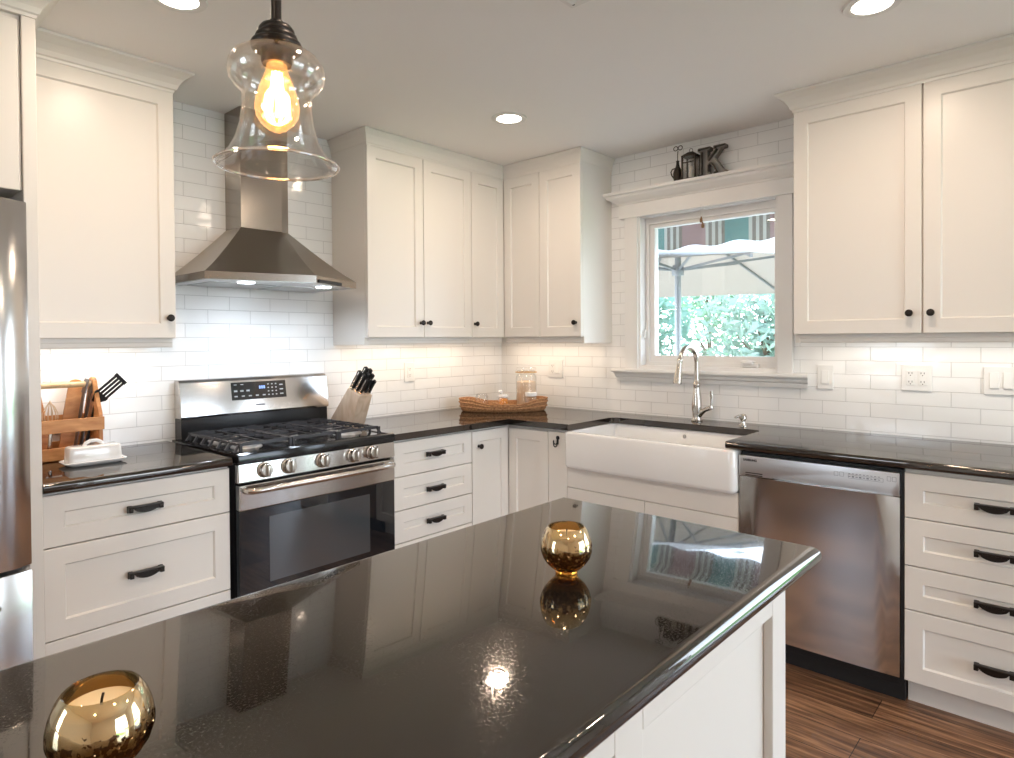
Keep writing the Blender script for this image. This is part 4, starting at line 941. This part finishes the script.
# ------------------------------------------------------------------ butter dish
t = thing('butter_dish', 'white porcelain butter dish with a looped lid in front of the wooden tote', 'butter dish', (-2.61, -.36, ZC))
def rrect(x0, x1, y0, y1, r, n=5): return arc(x1-r, y1-r, r, 0, 90, n)+arc(x0+r, y1-r, r, 90, 180, n)+arc(x0+r, y0+r, r, 180, 270, n)+arc(x1-r, y0+r, r, 270, 360, n)
def stack(g, secs):
    """loft of rounded rectangles: (half x, half y, r, z)"""
    V = []; k = 0
    for hx, hy, r, z in secs:
        pp = rrect(bxc-hx, bxc+hx, byc-hy, byc+hy, r); k = len(pp); V += [(x, y, z) for x, y in pp]
    fs = [tuple(range(k))[::-1], tuple(range((len(secs)-1)*k, len(secs)*k))]
    for j in range(len(secs)-1):
        for i in range(k): fs.append((j*k+i, j*k+(i+1) % k, (j+1)*k+(i+1) % k, (j+1)*k+i))
    g.poly(V, fs)
bxc, byc = -2.607, -.365
g = G(); stack(g, [(.078, .036, .016, ZC), (.084, .042, .02, ZC+.003), (.099, .055, .026, ZC+.012), (.101, .057, .028, ZC+.016), (.098, .054, .026, ZC+.018), (.086, .045, .02, ZC+.011)]); obj('dish', g, PORC, t, True, angle=.8)
g = G(); stack(g, [(.084, .043, .014, ZC+.012), (.085, .044, .014, ZC+.016), (.082, .041, .012, ZC+.060), (.080, .039, .012, ZC+.067), (.074, .033, .014, ZC+.070)]); ld = obj('lid', g, PORC, t, True, angle=.8)
g = G(); g.tube([(bxc-.030, byc, ZC+.066), (bxc-.024, byc, ZC+.078), (bxc-.010, byc, ZC+.085), (bxc+.010, byc, ZC+.085), (bxc+.024, byc, ZC+.078), (bxc+.030, byc, ZC+.066)], .007, 10); obj('lid_handle', g, PORC, ld, True)

# ------------------------------------------------------------------ woven tray with jars in the corner
TX, TY = -.357, -.343
t = thing('woven_tray', 'oval brown woven tray with wavy rim on the corner worktop', 'tray', (TX, TY, ZC))
e1 = Vector((1, -1, 0)).normalized(); e2 = Vector((1, 1, 0)).normalized()
def oval(a, b, z_, n=56, wave=0):
    out = []
    for i in range(n):
        th = 2*PI*i/n; cth = math.cos(th); out.append(Vector((TX, TY, 0)) + e1*a*1.035*cth + e2*b*math.sin(th) + Vector((0, 0, z_ + wave*(lambda q: q*q*(3-2*q))(max(0, min(1, (abs(cth)-.25)/.6))))))
    return out
g = G(); n = 56
rings = [oval(.245, .135, ZC), oval(.256, .146, ZC+.008), oval(.263, .152, ZC+.026, wave=.012), oval(.268, .156, ZC+.044, wave=.030), oval(.262, .151, ZC+.046, wave=.031), oval(.255, .145, ZC+.026, wave=.012), oval(.248, .138, ZC+.011)]
V = [p for r in rings for p in r]; fs = [tuple(range(n))[::-1], tuple(range(6*n, 7*n))]
for k in range(6):
    for i in range(n): fs.append((k*n+i, k*n+(i+1) % n, (k+1)*n+(i+1) % n, (k+1)*n+i))
g.poly(V, fs); obj('basket', g, BASKET, t, True, angle=.9)
g = G()
for base, zz, wv in (((.262, .151), ZC+.022, .009), ((.266, .154), ZC+.036, .022), ((.265, .153), ZC+.046, .031)):
    pts = oval(base[0]+.002, base[1]+.002, zz, wave=wv); g.tube(pts+[pts[0]], .0045, 8, caps=False)
obj('braid', g, BASKET, t, True)
ZJ = ZC+.0115
def jar(p, R, Hh, label, fill=None, fm=None, name='glass_jar', cat='jar', group='jars in the woven tray'):
    t = thing(name, label, cat, p, group)
    g = G(); out = [(0, 0), (R*.9, 0), (R, .006), (R, Hh*.84), (R*.93, Hh*.89), (R*.86, Hh*.92), (R*.86, Hh)]; inn = [(R*.82, Hh), (R*.82, Hh*.91), (R*.95, Hh*.835), (R*.95, .008), (0, .006)]
    g.lathe(out+inn, p, 32); obj('glass_body', g, JARG, t, True, angle=.9)
    if fill:
        g = G(); g.lathe([(0, .008), (R*.92, .009), (R*.92, Hh*fill), (R*.6, Hh*fill+.006), (0, Hh*fill+.003)], p, 28); obj('contents', g, fm, t, True)
    return t
P1 = Vector((-.225, -.419, ZJ)); t = jar(P1, .066, .235, 'tall glass jar filled with oats in the woven tray', .70, OATS)
g = G(); g.lathe([(0, .235), (.062, .235), (.064, .238), (.064, .252), (.058, .257), (0, .259)], P1, 30); obj('lid', g, JARG, t, True)
g = G(); g.lathe([(.0655+.004*math.cos(2*PI*i/8), .226+.004*math.sin(2*PI*i/8)) for i in range(8)], P1, 30, close=True); obj('clamp_ring', g, mat('tan_seal', (.55, .36, .18), .5), t, True)
P2 = Vector((-.285, -.508, ZJ)); t = jar(P2, .036, .085, 'small jar of brown spice with a white lid, in front of the oat jar', .86, SPICE)
g = G(); g.lathe([(0, .083), (.037, .083), (.038, .087), (.038, .105), (.034, .108), (0, .108)], P2, 26); obj('lid', g, PORC, t, True)
P3 = Vector((-.372, -.356, ZJ)); t = jar(P3, .032, .075, 'small glass jar with amber contents in the middle of the woven tray', .80, HONEY)
g = G(); g.lathe([(0, .075), (.030, .075), (.031, .079), (.031, .09), (0, .094)], P3, 24); g.lathe([(0, 0), (.012, .004), (.015, .014), (.010, .024), (0, .026)], P3+Vector((-.012, .012, .094)), 14); obj('lid', g, PORC, t, True)
P4 = Vector((-.468, -.262, ZJ)); jar(P4, .040, .095, 'empty clear glass tumbler at the left end of the woven tray', None, None, 'glass_tumbler', 'glass')
t = thing('honey_scoop', 'dark wooden scoop lying in the left end of the woven tray', 'scoop', (-.42, -.40, ZJ))
g = G(); g.tube([(-.47, -.355, ZJ+.044), (-.44, -.375, ZJ+.034), (-.415, -.395, ZJ+.024)], .006, 8); obj('shaft', g, BASKET, t, True)
g = G(); g.lathe([(0, -.020), (.014, -.017), (.020, -.006), (.020, .006), (.014, .017), (0, .020)], (-.405, -.402, ZJ+.0205), 16); obj('bowl', g, BASKET, t, True)
tag(obj('walnut', (lambda g: g.lathe([(0, 0), (.012, .003), (.017, .013), (.013, .024), (0, .029)], (-.345, -.415, ZJ), 14))(G()), SPICE, smooth=True), 'brown wooden ball lying between the jars in the woven tray', 'ball')

# ------------------------------------------------------------------ ornaments on the window head
ZS = 2.221
jx, jy = -.055, -1.383
t = thing('small_jug', 'little dark metal jug at the left end of the ornaments above the window', 'jug', (jx, jy, ZS))
g = G(); g.lathe([(0, 0), (.019, 0), (.021, .004), (.024, .030), (.025, .048), (.020, .066), (.012, .082), (.008, .098), (.0075, .112), (.010, .116), (.008, .117), (.006, .110), (0, .108)], (jx, jy, ZS), 24); obj('body', g, DKMET, t, True, angle=.9)
g = G(); g.tube([(jx, jy+.013, ZS+.078), (jx, jy+.032, ZS+.076), (jx, jy+.041, ZS+.062), (jx, jy+.036, ZS+.042), (jx, jy+.024, ZS+.026)], .0035, 8); obj('handle', g, DKMET, t, True)
t = thing('looped_wire', 'thin dark wire with two loops standing in the little metal jug', 'wire', (jx, jy, ZS+.108))
g = G(); g.tube([(jx, jy, ZS+.1085), (jx, jy, ZS+.150), (jx, jy-.002, ZS+.172)], .0022, 6)
for s in (1, -1):
    c = Vector((jx, jy-.002+s*.0135, ZS+.186)); pts = [c+Vector((0, .0125*math.cos(a), .0115*math.sin(a))) for a in [2*PI*i/16 for i in range(17)]]; g.tube(pts, .0024, 6, caps=False)
obj('loops', g, DKMET, t, True)
ly = -1.462
t = thing('candle_lantern', 'small dark framed lantern with a candle beside the letter K', 'lantern', (jx, ly, ZS))
g = G(); hw, hh = .037, .150
for sx_ in (-1, 1):
    for sy_ in (-1, 1): g.box((jx+sx_*.030-.004, ly+sy_*hw-.004, ZS), (jx+sx_*.030+.004, ly+sy_*hw+.004, ZS+hh-.022))
g.box((jx-.034, ly-hw-.005, ZS), (jx+.034, ly+hw+.005, ZS+.006)); g.box((jx-.034, ly-hw-.005, ZS+hh-.026), (jx+.034, ly+hw+.005, ZS+hh-.020)); g.box((jx-.033, ly-hw-.003, ZS+.088), (jx-.027, ly+hw+.003, ZS+.093))
V = [(jx-.034, ly-hw-.005, ZS+hh-.021), (jx+.034, ly-hw-.005, ZS+hh-.021), (jx+.034, ly+hw+.005, ZS+hh-.021), (jx-.034, ly+hw+.005, ZS+hh-.021), (jx-.010, ly-.014, ZS+hh), (jx+.010, ly-.014, ZS+hh), (jx+.010, ly+.014, ZS+hh), (jx-.010, ly+.014, ZS+hh)]
g.poly(V, [(0, 1, 5, 4), (1, 2, 6, 5), (2, 3, 7, 6), (3, 0, 4, 7), (4, 5, 6, 7), (3, 2, 1, 0)]); obj('frame', g, DKMET, t)
g = G()
for s in (-1, 1): g.box((jx+s*.030-.001, ly-hw+.004, ZS+.006), (jx+s*.030+.001, ly+hw-.004, ZS+hh-.026)); g.box((jx-.026, ly+s*hw-.001, ZS+.006), (jx+.026, ly+s*hw+.001, ZS+hh-.026))
obj('panes', g, JARG, t)
g = G(); g.lathe([(.010+.0015*math.cos(2*PI*i/6), .0015*math.sin(2*PI*i/6)) for i in range(6)], (jx, ly, ZS+hh+.009), 16, (1, 0, 0), close=True); obj('ring', g, DKMET, t, True)
g = G(); g.lathe([(0, 0), (.013, 0), (.013, .066), (.009, .068), (0, .066)], (jx, ly, ZS+.0062), 18); tag(obj('pillar_candle', g, CANDLEW, smooth=True), 'white candle standing inside the small dark lantern', 'candle')
# letter K (slab serif, on the wall-facing plane; drawn left to right as seen from the room)
t = thing('letter_ornament', 'weathered grey metal letter K standing on the shelf above the window', 'ornament', (-.05, -1.59, ZS))
kh, kw = .152, .155; ky = -1.508       # left edge
K = [(0, 0), (.068, 0), (.068, .014), (.052, .017), (.052, .055), (.068, .070), (.101, .017), (.088, .014), (.088, 0), (.155, 0), (.155, .014), (.140, .017), (.092, .090), (.128, .135), (.150, .138), (.150, .152), (.088, .152), (.088, .138), (.100, .135), (.052, .084), (.052, .135), (.068, .138), (.068, .152), (0, .152), (0, .138), (.016, .135), (.016, .017), (0, .014)]
g = G(); g.prism([(-.040, ky-u, ZS+z) for u, z in K], (-.003, 0, 0)); obj('face', g, GALVF, t)
g = G(); P = [(ky-u, ZS+z) for u, z in K]; n = len(P)
for i in range(n):
    (a, b), (c, d_) = P[i], P[(i+1) % n]; dy, dz = c-a, d_-b; L_ = math.hypot(dy, dz)
    if L_ < 1e-6: continue
    ny, nz = dz/L_*.0018, -dy/L_*.0018
    g.prism([(-.030, a-ny, b-nz+.0018*0), (-.030, a+ny, b+nz), (-.030, c+ny, d_+nz), (-.030, c-ny, d_-nz)], (-.038, 0, 0))
bmesh.ops.translate(g.bm, vec=(0, 0, .0018), verts=g.bm.verts[:])
obj('edge_band', g, GALV, t)

# ------------------------------------------------------------------ outside
g = G(); g.box((.15, -2.6, -.16), (14, 8, -.10)); g.box((.15, -16, -.16), (2.2, -2.6, -.10)); struct('patio_ground', g, PAVE)
g = G(); g.box((2.2, -16, -.16), (14, -2.6, -.10)); struct('garden_lawn', g, GRASS)
g = G(); g.box((-12, -16, -.16), (.15, -8.2, -.10)); struct('lawn', g, GRASS)
g = G(); g.box((-12, -8.2, -.16), (.15, YF-.15, -.10)); struct('added_bright_paving', g, PAVE)  # unseen pale paving, added outside the doors to brighten reflections in the steel
g = G(); g.box((-12, YF-.15, -.16), (XL-.15, 8, -.10)); struct('side_yard', g, GRASS)
g = G(); g.box((-4.5, -6.7, 2.32), (.15, YF-.15, 2.44)); struct('daylight_blocker', g, TRIMP)  # unseen slab added outside the glass doors to cut the daylight coming in
t = thing('window_awning', 'striped teal and mauve fabric awning hanging outside above the window', 'awning', (.4, -1.4, 1.95))
ya, yb = -2.35, -.62
g = G(); g.prism([(.152, ya, 2.42), (.152, yb, 2.42), (.62, yb, 2.125), (.62, ya, 2.125)], (0.0, 0, .004)); obj('slope', g, AWN, t)
g = G(); n = 96; top = [(.62, ya+(yb-ya)*i/n, 2.128) for i in range(n+1)]; bot = [(.62, ya+(yb-ya)*i/n, 1.962 + .011*math.sin(2*PI*(ya+(yb-ya)*i/n+1.21)/.30)) for i in range(n+1)]
V = top+bot+[(x+.004, y, z) for x, y, z in top+bot]; m_ = n+1; fs = []
for i in range(n): fs += [(i, i+1, m_+i+1, m_+i), (2*m_+i+1, 2*m_+i, 3*m_+i, 3*m_+i+1), (m_+i, m_+i+1, 3*m_+i+1, 3*m_+i), (i+1, i, 2*m_+i, 2*m_+i+1)]
g.poly(V, fs); obj('valance', g, AWN, t)
# patio umbrella
UX, UY, UR, UZ, UA = 2.337, -.147, 2.18, 1.885, 2.52
t = thing('patio_umbrella', 'cream patio umbrella with grey pole and ribs seen through the window', 'umbrella', (UX, UY, -.1))
g = G(); g.lathe([(0, 0), (.27, 0), (.27, .05), (.06, .08), (.04, .30), (0, .30)], (UX, UY, -.1), 24); obj('base', g, UMBM, t, True)
g = G(); g.lathe([(0, .0), (.030, .0), (.030, UA+.1), (0, UA+.1)], (UX, UY, -.05), 16); obj('pole', g, UMBM, t, True)
A0 = .68; rim = [Vector((UX+UR*math.cos(A0+2*PI*i/8), UY+UR*math.sin(A0+2*PI*i/8), UZ)) for i in range(8)]; apex = Vector((UX, UY, UA))
g = G(); V = []; fs = []
for dz in (0, .006):
    V.append(apex+Vector((0, 0, dz)))
    for i in range(8): V.append(rim[i]+Vector((0, 0, dz)))
for i in range(8):
    j = (i+1) % 8; fs += [(0, 1+j, 1+i), (9, 10+i, 10+j), (1+i, 1+j, 10+j, 10+i)]
g.poly(V, fs); obj('canopy', g, UMBC, t)
hub = Vector((UX, UY, 2.01)); g = G(); g.lathe([(0, -.05), (.055, -.05), (.06, .0), (.05, .05), (0, .05)], hub, 16); obj('hub', g, UMBM, t, True)
for i in range(8):
    g = G(); g.bar(apex+Vector((0, 0, -.02)), rim[i]+Vector((0, 0, -.014)), .018, .024); rb = obj('rib', g, UMBM, t)
    mid = apex+(rim[i]-apex)*.52+Vector((0, 0, -.03)); g = G(); g.bar(hub, mid, .016, .022); obj('strut', g, UMBM, rb)
# shrubs and trees behind the patio
def shrub(name, label, x, y, h, rad, lm, n=2200, trunk=.5, leaf=.085):
    t = thing(name, label, 'tree', (x, y, -.1), 'garden trees seen through the window'); rnd = random.Random(int(x*100+y*1000))
    g = G(); g.tube([(x, y, -.1), (x+.04, y, h*.3), (x, y+.05, h*.75)], [.07, .05, .02], 8)
    for i in range(6):
        a = 2*PI*i/6; g.tube([(x, y, h*(.25+.05*i)), (x+rad*.5*math.cos(a), y+rad*.5*math.sin(a), h*(.45+.06*i))], [.025, .008], 6)
    obj('trunk', g, BARK, t, True)
    cl = [(Vector(((rnd.random()*2-1)*.7*rad, (rnd.random()*2-1)*.7*rad, h*(.12+.80*rnd.random())-.1)), .18+.22*rnd.random()) for _ in range(34)]
    g = G()
    for i in range(n):
        c, r = cl[rnd.randrange(len(cl))]; p = c+Vector((rnd.gauss(0, r), rnd.gauss(0, r), rnd.gauss(0, r*.8))); p = Vector((x+max(-rad, min(rad, p.x)), y+max(-rad, min(rad, p.y)), p.z))
        if p.z < -.08: p.z = rnd.random()*.3
        d1 = Vector((rnd.gauss(0, 1), rnd.gauss(0, 1), rnd.gauss(0, 1))).normalized(); d2 = d1.orthogonal().normalized(); s = leaf*(.6+.8*rnd.random())
        g.face([p-d1*s, p+d2*s*.42, p+d1*s, p-d2*s*.42])
    obj('foliage', g, lm, t)
for a in (('garden_tree', 'pale blue-green leafy tree at the left of the window view, behind the umbrella pole', 5.3, 2.1, 2.35, .8, LEAF1), ('garden_tree', 'bushy grey-green tree at the right of the window view', 5.6, .2, 2.5, .85, LEAF2),
          ('garden_tree', 'taller pale tree further back, between the two nearer trees in the window view', 7.9, 2.1, 3.0, .9, LEAF3), ('garden_tree', 'blue-green tree furthest back at the right of the window view', 8.1, .1, 3.0, .9, LEAF1)):
    shrub(*a)
